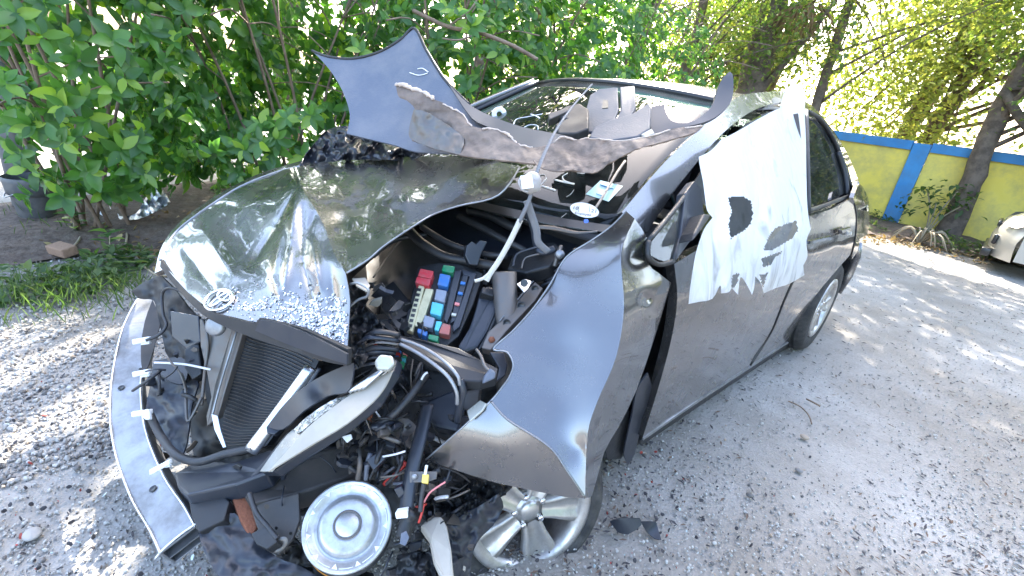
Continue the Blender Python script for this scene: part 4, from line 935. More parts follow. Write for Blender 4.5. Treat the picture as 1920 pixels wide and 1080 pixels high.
MB().tube(spline([at(x, y, FT(x, y)) for x, y in ((1174, 396), (1145, 425), (1110, 450), (1062, 482), (1032, 532), (1000, 578), (960, 622), (925, 654), (950, 660), (962, 682), (956, 705), (940, 728), (920, 752))]+[at(x, y, FN(x, y)) for x, y in ((890, 780), (860, 808), (798, 862))], 5), .0026, 5).build('fender_edge', MAT['alu'], fen)
MB().tube(spline([at(x, y, FN(x, y)-.002) for x, y in ((920, 752), (952, 787), (1030, 838), (1066, 888), (1097, 934))], 6), .0028, 6).build('fender_crease', MAT['paint'], fen)
# door gap, hinge pillar and liner behind the fender
panel('hinge_pillar', [(1258, 495, 'c'), (1272, 560), (1258, 640), (1232, 735), (1205, 822), (1170, 860, 'c'), (1130, 858, 'c'), (1150, 790), (1190, 700), (1222, 620), (1240, 560)], side(-.10), MAT['car_black'], car, 16, .02)
panel('fender_liner', [(1215, 700, 'c'), (1222, 730), (1205, 790), (1190, 850), (1178, 872, 'c'), (1170, 850), (1185, 780), (1195, 730)], side(-.02), MAT['dark_plastic'], car, 10, .005, bumps=((1195, 780, 12, .02),))
panel('wheel_arch_liner', [(1135, 845, 'c'), (1160, 800), (1180, 770), (1172, 830), (1165, 860, 'c'), (1140, 862, 'c')], side(-.04), MAT['black_plastic'], car, 8, .004)
for k in range(7):
    x = 1252-k*6.5; y = 560+k*30; MB().lathe([(0, .004), (.006, .004), (.007, 0)], Matrix.Translation(at(x, y, S_low(x, y)-.0)+Vector((-.05, 0, 0))) @ Matrix.Rotation(math.pi/2, 4, 'Y'), 10).build('hinge_bolt', MAT['alu'], car)

# ================================================================== ENGINE BAY
BP, DP, PR, PI = MAT['black_plastic'], MAT['dark_plastic'], MAT['primer'], MAT['paint_inner']
def fs(*c): return Surf(list(c))
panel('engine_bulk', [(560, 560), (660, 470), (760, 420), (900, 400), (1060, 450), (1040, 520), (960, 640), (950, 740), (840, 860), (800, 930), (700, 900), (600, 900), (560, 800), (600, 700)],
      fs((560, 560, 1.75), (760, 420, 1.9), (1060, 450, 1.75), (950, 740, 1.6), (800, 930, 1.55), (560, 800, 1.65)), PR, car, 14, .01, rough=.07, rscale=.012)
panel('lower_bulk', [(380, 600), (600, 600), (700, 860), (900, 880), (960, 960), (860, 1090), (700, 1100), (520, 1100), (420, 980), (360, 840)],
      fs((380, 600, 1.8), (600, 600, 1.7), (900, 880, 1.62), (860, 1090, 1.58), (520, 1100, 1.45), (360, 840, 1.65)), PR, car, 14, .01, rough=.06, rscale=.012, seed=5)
panel('cowl_panel', [(770, 402, 'c'), (860, 388), (960, 372, 'c'), (990, 405), (1035, 436), (1108, 440, 'c'), (1060, 476), (1015, 474), (960, 478), (900, 468), (840, 448), (790, 425)],
      fs((770, 402, 1.95), (960, 372, 1.85), (1108, 440, 1.56), (1060, 476, 1.52), (900, 468, 1.62), (790, 425, 1.8)), MAT['dark_plastic'], car, 10, .008, bumps=((930, 430, 30, -.02),))
panel('inner_apron', [(735, 455, 'c'), (765, 432), (820, 450), (880, 475), (900, 500, 'c'), (890, 560), (850, 600), (770, 625), (705, 590), (668, 548), (662, 520, 'c'), (700, 485)],
      fs((735, 455, 1.7), (900, 500, 1.62), (850, 600, 1.52), (705, 590, 1.42), (662, 520, 1.46), (770, 530, 1.58)), PI, car, 9, .006, bumps=((730, 530, 14, -.02), (760, 512, 14, -.02)))
wire('apron_seam', [(765, 435, 1.66), (735, 470, 1.58), (700, 520, 1.48)], .003, MAT['steel_dirty'], car)
wire('hood_cable', [(860, 405, 1.60), (900, 425, 1.56), (935, 445, 1.53), (985, 470, 1.50)], .012, BP, car)
wire('cowl_hose', [(880, 395, 1.66), (915, 402, 1.6), (950, 420, 1.56), (975, 432, 1.54)], .016, BP, car)
wire('bay_hose', [(765, 430, 1.55), (790, 455, 1.50), (830, 480, 1.48), (880, 490, 1.47), (930, 500, 1.45)], .016, BP, car)
wire('bay_hose', [(790, 425, 1.56), (840, 455, 1.52), (900, 475, 1.49), (950, 480, 1.46)], .010, MAT['wire_black'], car)
wire('bay_hose', [(700, 480, 1.45), (740, 450, 1.52), (800, 440, 1.55)], .008, MAT['wire_black'], car)
# wiper and linkage
wire('wiper_arm', [(1000, 425, 1.46), (1040, 428, 1.44), (1080, 436, 1.42), (1120, 434, 1.41)], [.004+.004*math.sin(math.pi*min(1, i/18+.2)) for i in range(19)], MAT['steel_dirty'], car, 6, .4)
wire('wiper_link', [(985, 390, 1.50), (1000, 425, 1.46), (1005, 455, 1.44), (1015, 472, 1.42), (1040, 466, 1.42)], .012, MAT['dark_plastic'], car, 6, .4)
slab('wiper_motor', [(960, 478), (1000, 458), (1040, 452), (1052, 470), (1030, 500), (985, 512), (950, 505)], fs((960, 478, 1.50), (1052, 470, 1.44), (985, 512, 1.42)), .05, BP, car, .006)
wire('wiper_motor_rim', [(962, 500, 1.41), (968, 478, 1.43), (990, 468, 1.43), (1022, 460, 1.42)], .004, MAT['dark_plastic'], car)
wire('wiper_motor_rim', [(978, 503, 1.40), (985, 484, 1.42), (1012, 476, 1.42)], .003, MAT['steel_dirty'], car)
wire('hinge_link', [(1040, 500, 1.40), (1046, 478, 1.40), (1052, 462, 1.42)], .007, MAT['steel_dirty'], car)
MB().lathe([(0, .01), (.012, .01), (.014, 0), (.014, -.02)], Matrix.Translation(at(1050, 477, 1.37)) @ M3.to_4x4(), 14).build('hinge_bolt', MAT['alu'], car)
wire('fender_bracket', [(1075, 470, 1.40), (1095, 468, 1.38), (1115, 455, 1.37)], .010, MAT['steel_dirty'], car, 6, .4)
for k, (x, y) in enumerate(((1052, 492), (1046, 505), (1040, 518), (1032, 528), (1056, 500))):
    wire('weld_tab', [(x-18, y+8, 1.45), (x, y, 1.43), (x+16, y-4, 1.43)], .006, MAT['dark_plastic'], car, 3, .4)
# apron rail with punched holes, white bracket
AR = fs((905, 640, 1.30), (1010, 540, 1.40), (1020, 552, 1.38), (935, 655, 1.28))
rail = slab('apron_rail', [(902, 652), (915, 622), (940, 600), (972, 560), (1003, 528), (1018, 540), (1004, 562), (978, 590), (950, 620), (920, 656)], AR, .03, MAT['steel_dirty'], car, .003)
for (x, y, r_) in ((1003, 541, .008), (977, 573, .009), (950, 605, .008)): MB().lathe([(0, 0), (r_, 0), (r_*1.25, .002), (r_*1.35, 0)], Matrix.Translation(at(x, y, AR(x, y)-.003)) @ M3.to_4x4(), 16).build('hole', MAT['car_black'], rail)
MB().lathe([(0, .006), (.008, .006), (.010, 0)], Matrix.Translation(at(922, 637, AR(922, 637)-.002)) @ M3.to_4x4(), 6).build('rusty_bolt', MAT['rust'], rail)
wire('rail_lip', [(937, 602, AR(937, 602)-.004), (970, 562, AR(970, 562)-.004), (1000, 527, AR(1000, 527)-.004)], .0022, MAT['alu'], rail)
br_ = slab('bracket', [(969, 532), (984, 523), (997, 527), (991, 540), (983, 548)], fs((969, 532, 1.36), (997, 527, 1.38), (983, 548, 1.34)), .004, MAT['alu_bright'], car, .001)
MB().lathe([(0, 0), (.011, 0)], Matrix.Translation(at(983, 531, 1.350)) @ M3.to_4x4(), 16).build('hole', MAT['car_black'], br_)
slab('washer_neck', [(922, 598), (935, 585), (945, 590), (934, 612), (921, 618)], fs((922, 598, 1.36), (945, 590, 1.38), (921, 618, 1.34)), .02, MAT['clear_glass'], car, .004)

# fuse box
FB = Surf([(780, 495, 1.46), (905, 505, 1.46), (850, 640, 1.32), (745, 620, 1.33)])
def FBo(o): return Surf([(780, 495, 1.46+o), (905, 505, 1.46+o), (850, 640, 1.32+o), (745, 620, 1.33+o)])
fb = slab('fuse_box', [(783, 500), (820, 492), (862, 494), (906, 512), (888, 570), (860, 630), (838, 648), (800, 642), (757, 628), (757, 610), (770, 560)], FB, .09, BP, car, .004)
def fpart(name, pts, m, proud=.03, depth=.035, bevel=.0025): return slab(name, pts, FBo(-proud), depth, MAT[m], fb, bevel)
fpart('red_relay_cap', [(788, 503), (813, 508), (809, 522), (783, 517)], 'red_relay', .04, .045); fpart('red_relay_cap', [(782, 518), (808, 523), (804, 536), (778, 529)], 'red_relay', .037, .04)
for pts, mt in (([(831, 496), (853, 499), (850, 512), (828, 507)], 'green_relay'), ([(825, 512), (845, 516), (839, 538), (820, 533)], 'blue_relay'), ([(818, 541), (838, 545), (833, 567), (814, 561)], 'grey_relay'),
                ([(810, 565), (832, 570), (826, 593), (806, 587)], 'cyan_relay'), ([(796, 590), (816, 596), (810, 615), (791, 611)], 'grey_relay'), ([(818, 601), (829, 603), (822, 621), (814, 618)], 'cyan_relay'),
                ([(830, 605), (845, 609), (842, 628), (822, 624)], 'brown_relay'), ([(783, 615), (802, 621), (799, 631), (782, 623)], 'blue_relay'), ([(804, 626), (823, 630), (820, 641), (802, 635)], 'green_relay')):
    fpart('relay', pts, mt)
fpart('fuse_strip', [(785, 534), (796, 537), (773, 622), (761, 618), (768, 590)], 'cream', .025, .02)
fpart('fuse_strip', [(798, 540), (813, 542), (806, 566), (794, 600), (783, 612), (776, 610), (786, 575)], 'cream', .02, .02)
for k in range(8): x, y = 787-2.4*k-.6, 543+9.6*k; fpart('fuse_slot', [(x-3.5, y-3), (x+3.5, y-2), (x+2.2, y+3), (x-4.6, y+2)], 'car_black', .027, .003, 0)
fpart('tray_rim', [(866, 504), (893, 512), (888, 530), (862, 612), (850, 622), (848, 612), (872, 545), (880, 518), (868, 514)], 'dark_plastic', .016, .016)
fpart('tray_block', [(852, 508), (866, 506), (848, 580), (838, 606), (832, 598), (840, 560)], 'dark_plastic', .02, .02); fpart('tray_block', [(868, 514), (878, 517), (856, 600), (844, 606), (850, 575)], 'dark_plastic', .014, .014)
for (x, y), mt in zip(((868, 530), (863, 549), (857, 569), (851, 589)), ('blue_relay', 'blue_relay', 'wire_pink', 'lens')): fpart('fuse', [(x-4, y-3), (x+5, y-1), (x+4, y+3), (x-5, y+2)], mt, .022, .01, .001)
slab('fuse_box_lid', [(900, 548), (912, 535), (934, 540), (935, 572), (915, 620), (895, 652), (870, 662), (858, 650), (880, 615), (892, 580)], fs((900, 548, 1.38), (934, 540, 1.40), (870, 662, 1.28), (915, 620, 1.32)), .06, MAT['dark_plastic'], car, .008)
slab('lid_latch', [(905, 537), (928, 545), (926, 556), (903, 549)], fs((905, 537, 1.365), (928, 545, 1.37), (903, 549, 1.35)), .03, BP, car, .003)
slab('lid_side', [(935, 535), (945, 522), (948, 560), (932, 610), (905, 655), (890, 665), (915, 620), (936, 572)], fs((935, 535, 1.40), (948, 560, 1.40), (890, 665, 1.29), (915, 620, 1.33)), .05, BP, car, .006)
slab('battery_clamp', [(875, 460), (885, 452), (893, 458), (900, 450), (914, 453), (902, 478), (896, 498), (880, 496), (872, 478)], fs((875, 460, 1.42), (914, 453, 1.44), (880, 496, 1.42)), .03, DP, car, .003)
for k in range(6):
    for j in range(2):
        x, y = 750-1.8*k+12*j, 648+6*k+5*j
        slab('mini_fuse', [(x-4, y-2), (x+4, y-1), (x+3, y+3), (x-5, y+2)], fs((x, y, 1.30), (x+5, y, 1.30), (x, y+5, 1.29)), .012, MAT[('wire_red', 'blue_relay', 'wire_red', 'blue_relay', 'red_relay', 'green_relay')[k] if j == 0 else ('blue_relay', 'wire_pink', 'green_relay', 'cyan_relay', 'green_relay', 'green_relay')[k]], car, .001)
slab('mini_fuse_block', [(744, 642), (770, 650), (760, 684), (735, 680)], fs((744, 642, 1.315), (770, 650, 1.32), (735, 680, 1.30)), .03, BP, car, .002)

# bent cross member with bright lips
CM = fs((750, 632, 1.24), (925, 690, 1.18), (868, 712, 1.15), (775, 655, 1.20))
cmb = slab('cross_member', [(700, 598), (725, 600), (752, 628), (800, 638), (860, 652), (905, 676), (934, 690), (930, 708), (900, 716), (868, 714), (848, 702), (820, 680), (775, 655), (735, 632)], CM, .035, MAT['primer'], car, .004)
wire('member_lip', [(752, 637, 1.205), (775, 644, 1.19), (805, 658, 1.17), (838, 682, 1.15), (858, 705, 1.135), (862, 722, 1.14)], .0042, MAT['alu'], cmb)
wire('member_lip', [(750, 645, 1.20), (780, 660, 1.18), (810, 680, 1.16), (840, 706, 1.14), (856, 735, 1.14), (857, 758, 1.15)], .0050, MAT['alu'], cmb)
wire('member_leg', [(862, 712, 1.15), (868, 732, 1.15), (862, 760, 1.17), (858, 790, 1.20)], .010, MAT['dark_plastic'], cmb)
slab('blue_plug', [(905, 720), (908, 706), (920, 690), (930, 698), (928, 710)], fs((905, 720, 1.13), (920, 690, 1.14), (930, 700, 1.14)), .02, MAT['grey_plastic'], car, .004)
wire('bracket_wire', [(893, 655, 1.20), (902, 668, 1.18), (910, 688, 1.16), (925, 700, 1.15)], .004, MAT['steel_dirty'], car)
slab('fender_brace', [(918, 660), (945, 660), (952, 684), (948, 704), (930, 716), (936, 690)], fs((918, 660, 1.26), (952, 684, 1.25), (930, 716, 1.22)), .015, MAT['dark_plastic'], car, .003)
# crumpled sheet on the driver's side behind the hood nose
panel('torn_apron', [(655, 530, 'c'), (680, 545), (690, 560), (682, 580), (700, 590), (720, 612), (748, 632), (735, 650), (700, 640), (690, 670), (672, 690), (660, 660, 'c'), (655, 600)], fs((655, 530, 1.30), (700, 590, 1.26), (748, 632, 1.24), (660, 660, 1.18), (690, 670, 1.16)), MAT['primer'], car, 7, .004, rough=.05, rscale=.06)
wire('torn_lip', [(657, 533, 1.22), (672, 531, 1.20), (690, 542, 1.19), (688, 556, 1.20), (672, 562, 1.21), (652, 578, 1.21)], .0035, MAT['alu'], car)
slab('torn_tab', [(660, 522), (685, 520), (694, 535), (688, 546), (668, 535)], fs((660, 522, 1.24), (694, 535, 1.22), (668, 535, 1.21)), .004, MAT['tan_plastic'], car, .001)
for i in range(7):
    x = 690+i*8; wire('torn_strip', [(668+rnd.uniform(-8, 8), 640+i*9, 1.22), (700+rnd.uniform(-8, 8), 622+i*10, 1.18), (745+rnd.uniform(-10, 10), 628+i*9, 1.20)], rnd.uniform(.003, .008), rnd.choice((MAT['steel_dirty'], DP, PR)), car, 4, .4)
slab('air_box', [(720, 540), (738, 525), (790, 590), (780, 630), (745, 620), (715, 575)], fs((720, 540, 1.42), (790, 590, 1.40), (745, 620, 1.34)), .05, MAT['car_black'], car, .004)
# battery tray and blocks lower in the bay
slab('junction_block', [(800, 690), (845, 700), (860, 735), (835, 790), (790, 775), (775, 725)], fs((800, 690, 1.42), (860, 735, 1.38), (790, 775, 1.34)), .08, BP, car, .008)
slab('air_duct', [(800, 750), (850, 730), (872, 770), (860, 810), (815, 800), (795, 775)], fs((800, 750, 1.34), (872, 770, 1.32), (815, 800, 1.30)), .06, DP, car, .008)
slab('side_tank', [(865, 735), (905, 725), (900, 770), (880, 790), (860, 770)], fs((865, 735, 1.36), (905, 725, 1.38), (880, 790, 1.34)), .06, MAT['steel_dirty'], car, .01)
panel('fan_shroud', [(735, 790, 'c'), (765, 785), (790, 815), (785, 845), (760, 835), (742, 815)], fs((735, 790, 1.28), (790, 815, 1.30), (760, 835, 1.26)), MAT['steel_dirty'], car, 8, .004, bumps=((755, 810, 16, .02),))
slab('fender_clip', [(875, 770), (900, 750), (912, 756), (905, 768), (880, 790)], fs((875, 770, 1.17), (912, 756, 1.16), (880, 790, 1.14)), .006, MAT['lens'], car, .002)

# headlight torn loose
hl = slab('headlight', [(486, 884), (548, 806), (600, 768), (690, 700), (722, 662), (742, 672), (736, 694), (700, 752), (640, 800), (560, 850), (512, 884)], fs((486, 884, 1.19), (548, 806, 1.22), (690, 700, 1.20), (742, 672, 1.18), (640, 800, 1.12), (512, 884, 1.13)), .03, MAT['dark_plastic'], car, .006)
panel('lens', [(503, 884, 'c'), (545, 838), (578, 800), (640, 752), (700, 712), (736, 694, 'c'), (722, 724), (700, 752), (650, 794), (590, 830), (545, 858)], fs((503, 884, 1.10), (578, 800, 1.13), (640, 752, 1.13), (736, 694, 1.15), (700, 752, 1.11), (590, 830, 1.08), (640, 775, 1.10)), MAT['tan_plastic'], hl, 9, .004)
panel('reflector', [(550, 806, 'c'), (575, 782), (620, 752), (650, 742, 'c'), (690, 716), (726, 682, 'c'), (730, 692, 'c'), (700, 714), (640, 752), (590, 788), (560, 812)], fs((550, 806, 1.15), (620, 752, 1.155), (726, 682, 1.155), (590, 788, 1.13), (700, 714, 1.14)), MAT['reflector'], hl, 7, .003, rough=.006, rscale=.2, smooth=False)
panel('lower_lens', [(487, 884, 'c'), (520, 838), (548, 806), (560, 814), (572, 806, 'c'), (545, 842), (520, 872), (508, 884, 'c')], fs((487, 884, 1.15), (548, 806, 1.18), (572, 806, 1.14), (508, 884, 1.11)), MAT['lens'], hl, 7, .003)
for k in range(4): wire('chrome_rib', [(655+8*k, 735-8*k+6*k, 1.135), (680+7*k, 718-9*k+6*k, 1.135), (706+5*k, 700-9*k+6*k, 1.14)], .0045, MAT['alu_bright'], hl, 3)
slab('clear_bulb_housing', [(700, 678), (712, 663), (736, 666), (740, 682), (728, 693), (706, 692)], fs((700, 678, 1.13), (740, 682, 1.13), (712, 663, 1.14)), .025, MAT['lens'], hl, .006)
panel('duct_flap', [(500, 800, 'c'), (540, 750), (590, 712), (640, 688), (664, 680, 'c'), (660, 712), (650, 735), (615, 742), (570, 770), (530, 805)], fs((500, 800, 1.24), (590, 712, 1.22), (664, 680, 1.16), (650, 735, 1.13), (570, 770, 1.16)), MAT['dark_plastic'], car, 8, .004, bumps=((600, 735, 16, .015),))

# radiator, its posts and the silver bar
RS = fs((378, 600, 1.52), (600, 672, 1.42), (480, 840, 1.38), (400, 800, 1.44))
rad = panel('radiator', [(376, 596, 'c'), (440, 612), (520, 640), (598, 676, 'c'), (560, 750), (500, 835, 'c'), (440, 856, 'c'), (410, 820), (385, 740), (374, 660)], RS, MAT['steel_dirty'], car, 8, .03)
RG = bpy.data.materials.new('radiator_fins'); RG.use_nodes = True; N = RG.node_tree.nodes; L = RG.node_tree.links
bn = N['Principled BSDF']; bn.inputs['Base Color'].default_value = (.075, .072, .075, 1); bn.inputs['Roughness'].default_value = .5; bn.inputs['Metallic'].default_value = .4; MAT['fins'] = RG
rad.data.materials[0] = MAT['primer']
mbf = MB()
A0, A1, B0, B1 = (448, 618), (588, 672), (412, 830), (490, 838)
for k in range(34):
    t = k/33
    p = (A0[0]+(B0[0]-A0[0])*t, A0[1]+(B0[1]-A0[1])*t); q = (A1[0]+(B1[0]-A1[0])*t, A1[1]+(B1[1]-A1[1])*t)
    pts = [at(p[0]+(q[0]-p[0])*j/8, p[1]+(q[1]-p[1])*j/8+3*math.sin(j*.8+k*.2), RS(p[0]+(q[0]-p[0])*j/8, p[1]+(q[1]-p[1])*j/8)-.004) for j in range(9)]
    mbf.tube(pts, .0016, 4, False)
mbf.build('radiator_tubes', MAT['steel_dirty'], rad)
slab('side_tank', [(374, 598), (436, 614), (440, 626), (412, 745), (400, 770), (388, 700), (376, 650)], fs((374, 598, 1.49), (436, 614, 1.46), (400, 770, 1.42)), .01, MAT['steel_dirty'], car, .002)
slab('radiator_post', [(434, 616), (456, 622), (420, 740), (408, 782), (388, 800), (386, 780), (402, 720)], fs((434, 616, 1.42), (456, 622, 1.41), (408, 782, 1.36), (388, 800, 1.37)), .02, MAT['steel_dirty'], car, .003)
wire('post_rib', [(444, 620, 1.405), (412, 725, 1.37), (398, 780, 1.355)], .003, MAT['alu'], car)
slab('tank_tip', [(396, 776), (408, 780), (414, 808), (424, 838), (418, 840), (402, 806)], fs((396, 776, 1.34), (408, 780, 1.34), (420, 840, 1.32)), .006, MAT['alu_bright'], car, .001)
wire('silver_bar', [(584, 690, 1.30), (545, 745, 1.29), (505, 800, 1.27), (470, 846, 1.26)], .0185, MAT['alu_bright'], car, 4, .6, 10)
wire('bar_bracket', [(600, 690, 1.27), (575, 730, 1.26), (540, 780, 1.25), (515, 812, 1.24)], .006, DP, car)
slab('bar_clamp', [(498, 800), (522, 790), (530, 802), (514, 815), (500, 812)], fs((498, 800, 1.23), (530, 802, 1.23), (514, 815, 1.22)), .02, DP, car, .003)
MB().lathe([(0, .004), (.022, .004), (.028, 0), (.03, -.01)], Matrix.Translation(at(402, 612, 1.40)) @ M3.to_4x4(), 20).build('radiator_cap', MAT['alu'], car)
wire('latch_rod', [(380, 600, 1.47), (390, 640, 1.46), (384, 700, 1.45), (378, 760, 1.42)], .005, MAT['steel_dirty'], car)

# black plastic ducts between bumper beam and radiator
panel('duct_upper', [(246, 546, 'c'), (268, 530), (300, 516, 'c'), (330, 545), (352, 575), (376, 600, 'c'), (378, 650), (376, 690), (340, 700), (310, 660, 'c'), (300, 610), (292, 575), (286, 562), (262, 560)], fs((246, 546, 1.78), (300, 516, 1.72), (376, 600, 1.56), (376, 690, 1.52), (310, 660, 1.62), (286, 562, 1.72)), MAT['tan_plastic'], car, 8, .005, rough=.02, rscale=.04)
CAR_DUCT = MAT['black_plastic']; bpy.data.objects['duct_upper'].data.materials[0] = PR
slab('deflector', [(318, 582), (372, 592), (376, 640), (350, 655), (322, 632)], fs((318, 582, 1.58), (372, 592, 1.52), (350, 655, 1.50)), .012, MAT['dark_plastic'], car, .004)
panel('duct_side', [(286, 562, 'c'), (300, 600), (292, 640), (285, 665), (276, 690), (266, 700, 'c'), (264, 650), (272, 600)], fs((286, 562, 1.72), (266, 700, 1.55), (300, 600, 1.68)), PI, car, 8, .005)
panel('duct_lower', [(300, 690, 'c'), (330, 700), (360, 690), (372, 720, 'c'), (360, 760), (350, 830), (340, 858, 'c'), (310, 840), (285, 800), (272, 770, 'c'), (280, 730), (288, 700)], fs((300, 690, 1.55), (372, 720, 1.48), (340, 858, 1.36), (272, 770, 1.46)), DP, car, 8, .005, rough=.02, rscale=.02)
panel('duct_wall', [(288, 676, 'c'), (340, 670), (352, 690), (345, 718), (320, 716), (298, 700), (284, 710, 'c')], fs((288, 676, 1.54), (352, 690, 1.50), (320, 716, 1.46)), MAT['dark_plastic'], car, 8, .006)
wire('white_tube', [(290, 680, 1.47), (320, 681, 1.46), (352, 684, 1.45), (395, 693, 1.42)], .0035, MAT['wire_white'], car)
wire('sensor_wire', [(345, 548, 1.58), (318, 540, 1.60), (304, 552, 1.62), (306, 590, 1.60), (312, 610, 1.58), (298, 628, 1.56), (274, 638, 1.55)], .005, MAT['wire_black'], car)
wire('lower_hose', [(278, 770, 1.42), (300, 815, 1.35), (330, 852, 1.28), (370, 866, 1.26), (420, 852, 1.26), (475, 840, 1.26)], .011, MAT['wire_black'], car, 8)
wire('lower_hose', [(470, 900, 1.20), (500, 868, 1.22), (530, 830, 1.23), (545, 812, 1.23)], .008, MAT['wire_black'], car)
wire('duct_edge', [(340, 700, 1.46), (348, 730, 1.44), (352, 790, 1.40), (378, 745, 1.42)], .004, MAT['steel_dirty'], car)
slab('duct_block', [(345, 655), (372, 640), (378, 700), (360, 712), (345, 690)], fs((345, 655, 1.49), (378, 700, 1.46), (372, 640, 1.50)), .04, BP, car, .004)
slab('crash_bracket', [(325, 888), (372, 862), (440, 866), (508, 842), (528, 852), (500, 886), (440, 908), (350, 928), (332, 912)], fs((325, 888, 1.28), (440, 866, 1.26), (528, 852, 1.26), (350, 928, 1.18), (500, 886, 1.20)), .05, DP, car, .006)
fr_ = slab('frame_rail', [(446, 912), (520, 880), (590, 848), (640, 838), (690, 832), (700, 852), (690, 880), (640, 898), (560, 925), (470, 946)], fs((446, 912, 1.22), (640, 838, 1.34), (700, 852, 1.34), (560, 925, 1.22), (470, 946, 1.17)), .07, MAT['paint_inner'], car, .006)
rp = slab('rail_plate', [(468, 948), (560, 924), (562, 975), (548, 1012), (520, 1042), (498, 1030), (480, 985)], fs((468, 948, 1.18), (560, 924, 1.20), (520, 1042, 1.12)), .012, MAT['paint_inner'], car, .003)
for (x, y, r_) in ((456, 915, .007), (500, 950, .006), (518, 990, .004), (545, 1000, .004)): MB().lathe([(0, 0), (r_, 0)], Matrix.Translation(at(x, y, 1.14 if y > 930 else 1.195)) @ M3.to_4x4(), 14).build('hole', MAT['car_black'], rp)
MB().lathe([(.010, .0), (.017, .004), (.024, .0)], Matrix.Translation(at(524, 1022, 1.105)) @ M3.to_4x4() @ Matrix.Scale(.6, 4, Vector((.7, -.7, 0))), 20).build('slot_rim', MAT['steel_dirty'], rp)
slab('rail_gusset', [(352, 932), (405, 915), (430, 940), (420, 975), (372, 998), (358, 965)], fs((352, 932, 1.21), (430, 940, 1.18), (372, 998, 1.13)), .03, MAT['primer'], car, .003)
slab('inner_bracket', [(430, 906), (462, 900), (470, 940), (490, 975), (470, 1010), (448, 970), (436, 935)], fs((430, 906, 1.22), (462, 900, 1.24), (470, 1010, 1.14)), .02, MAT['rust'], car, .003)
panel('undertray', [(372, 1000, 'c'), (400, 975), (440, 962), (470, 1000), (520, 1045), (560, 1060), (600, 1085), (610, 1110, 'c'), (430, 1110, 'c'), (390, 1050)], fs((372, 1000, 1.14), (440, 962, 1.18), (560, 1060, 1.12), (610, 1110, 1.10), (430, 1110, 1.04)), DP, car, 9, .006, rough=.02, rscale=.015)
panel('undertray_edge', [(540, 1000, 'c'), (575, 1030), (620, 1060), (700, 1075), (690, 1110, 'c'), (560, 1110, 'c'), (520, 1050)], fs((540, 1000, 1.32), (700, 1075, 1.30), (560, 1110, 1.24)), PR, car, 9, .006, rough=.05, rscale=.03)
wire('harness', [(468, 925, 1.17), (480, 960, 1.14), (500, 985, 1.12), (520, 1010, 1.10)], .006, MAT['wire_black'], car)
slab('plug_body', [(470, 1000), (500, 985), (520, 1015), (500, 1030), (480, 1020)], fs((470, 1000, 1.11), (520, 1015, 1.09), (500, 1030, 1.08)), .03, BP, car, .003)

# bumper beam: hollow two-cell aluminium section swept along its bow
def bumper_beam():
    C = spline([at(282, 560, 1.80), at(256, 615, 1.69), at(240, 690, 1.58), at(236, 760, 1.47), at(246, 830, 1.37), at(276, 910, 1.27), at(314, 972, 1.19), at(334, 1012, 1.15)], 12)
    W = .088; D = .07; n = len(C); V = []; F = []
    fd = None; rings = []
    for i in range(n):
        t = (C[min(i+1, n-1)]-C[max(i-1, 0)]).normalized(); v = (EYE-C[i]).normalized()
        v = (v+Vector((.0, -.35, .35))).normalized()
        nn = (v-t*v.dot(t)).normalized(); w = t.cross(nn)
        if w.dot(RT) < 0: w = -w
        rings.append((C[i], w, nn))
    def ring(c, w, nn, e):
        h = W/2-e; return [c+w*h-nn*e, c-w*h-nn*e, c-w*h-nn*(D-e), c+w*h-nn*(D-e)]
    mb = MB(); V = []; F = []
    for c, w, nn in rings: V += [q+nn*.0045*noise.noise(q*14)+nn*.006*max(0, noise.noise(q*5+Vector((3, 0, 0)))) for q in ring(c, w, nn, 0)]
    for c, w, nn in rings: V += ring(c, w, nn, .006)
    m = n*4
    for i in range(n-1):
        for j in range(4):
            k = (j+1) % 4; F.append((i*4+j, i*4+k, (i+1)*4+k, (i+1)*4+j)); F.append((m+i*4+j, m+(i+1)*4+j, m+(i+1)*4+k, m+i*4+k))
    for i in (0, n-1):
        for j in range(4): k = (j+1) % 4; F.append((i*4+j, i*4+k, m+i*4+k, m+i*4+j))
    mb.add(V, F); bm_ = mb.build('bumper_beam', MAT['alu'], car, False, .002)
    c, w, nn = rings[-1]; V = []
    for i in range(n-19, n):
        c, w, nn = rings[i]; q = c-nn*(D*.52); V += [q+w*(W/2-.006), q-w*(W/2-.006)]
    web = MB().add(V, [(2*i, 2*i+1, 2*i+3, 2*i+2) for i in range(18)]).build('beam_web', MAT['alu'], bm_, False); md = web.modifiers.new('t', 'SOLIDIFY'); md.thickness = .004
    for sg in (-1, 1):
        MB().tube([c+w*(sg*(W/2-.004))+nn*.001 for c, w, nn in rings], .0035, 5).build('beam_flange', MAT['alu_bright'], bm_)
    for i, off in ((30, -.012), (62, .008)):
        c, w, nn = rings[i]; t_ = w.cross(nn); R_ = Matrix((w, t_, nn)).transposed().to_4x4(); R_.translation = c+w*off+nn*.0035; MB().lathe([(0, 0), (.006, 0), (.008, .0012), (.0095, 0)], R_, 16).build('beam_hole', MAT['car_black'], bm_)
    # crushed lip at the open end
    c, w, nn = rings[-2]; MB().tube(spline([c+w*.05+nn*.002, c+w*.01+nn*.006, c-w*.03+nn*.001, c-w*.056-nn*.01], 4), .006, 6, True, .5).build('torn_lip', MAT['alu_bright'], bm_)
    return bm_, rings
beam, rings = bumper_beam()
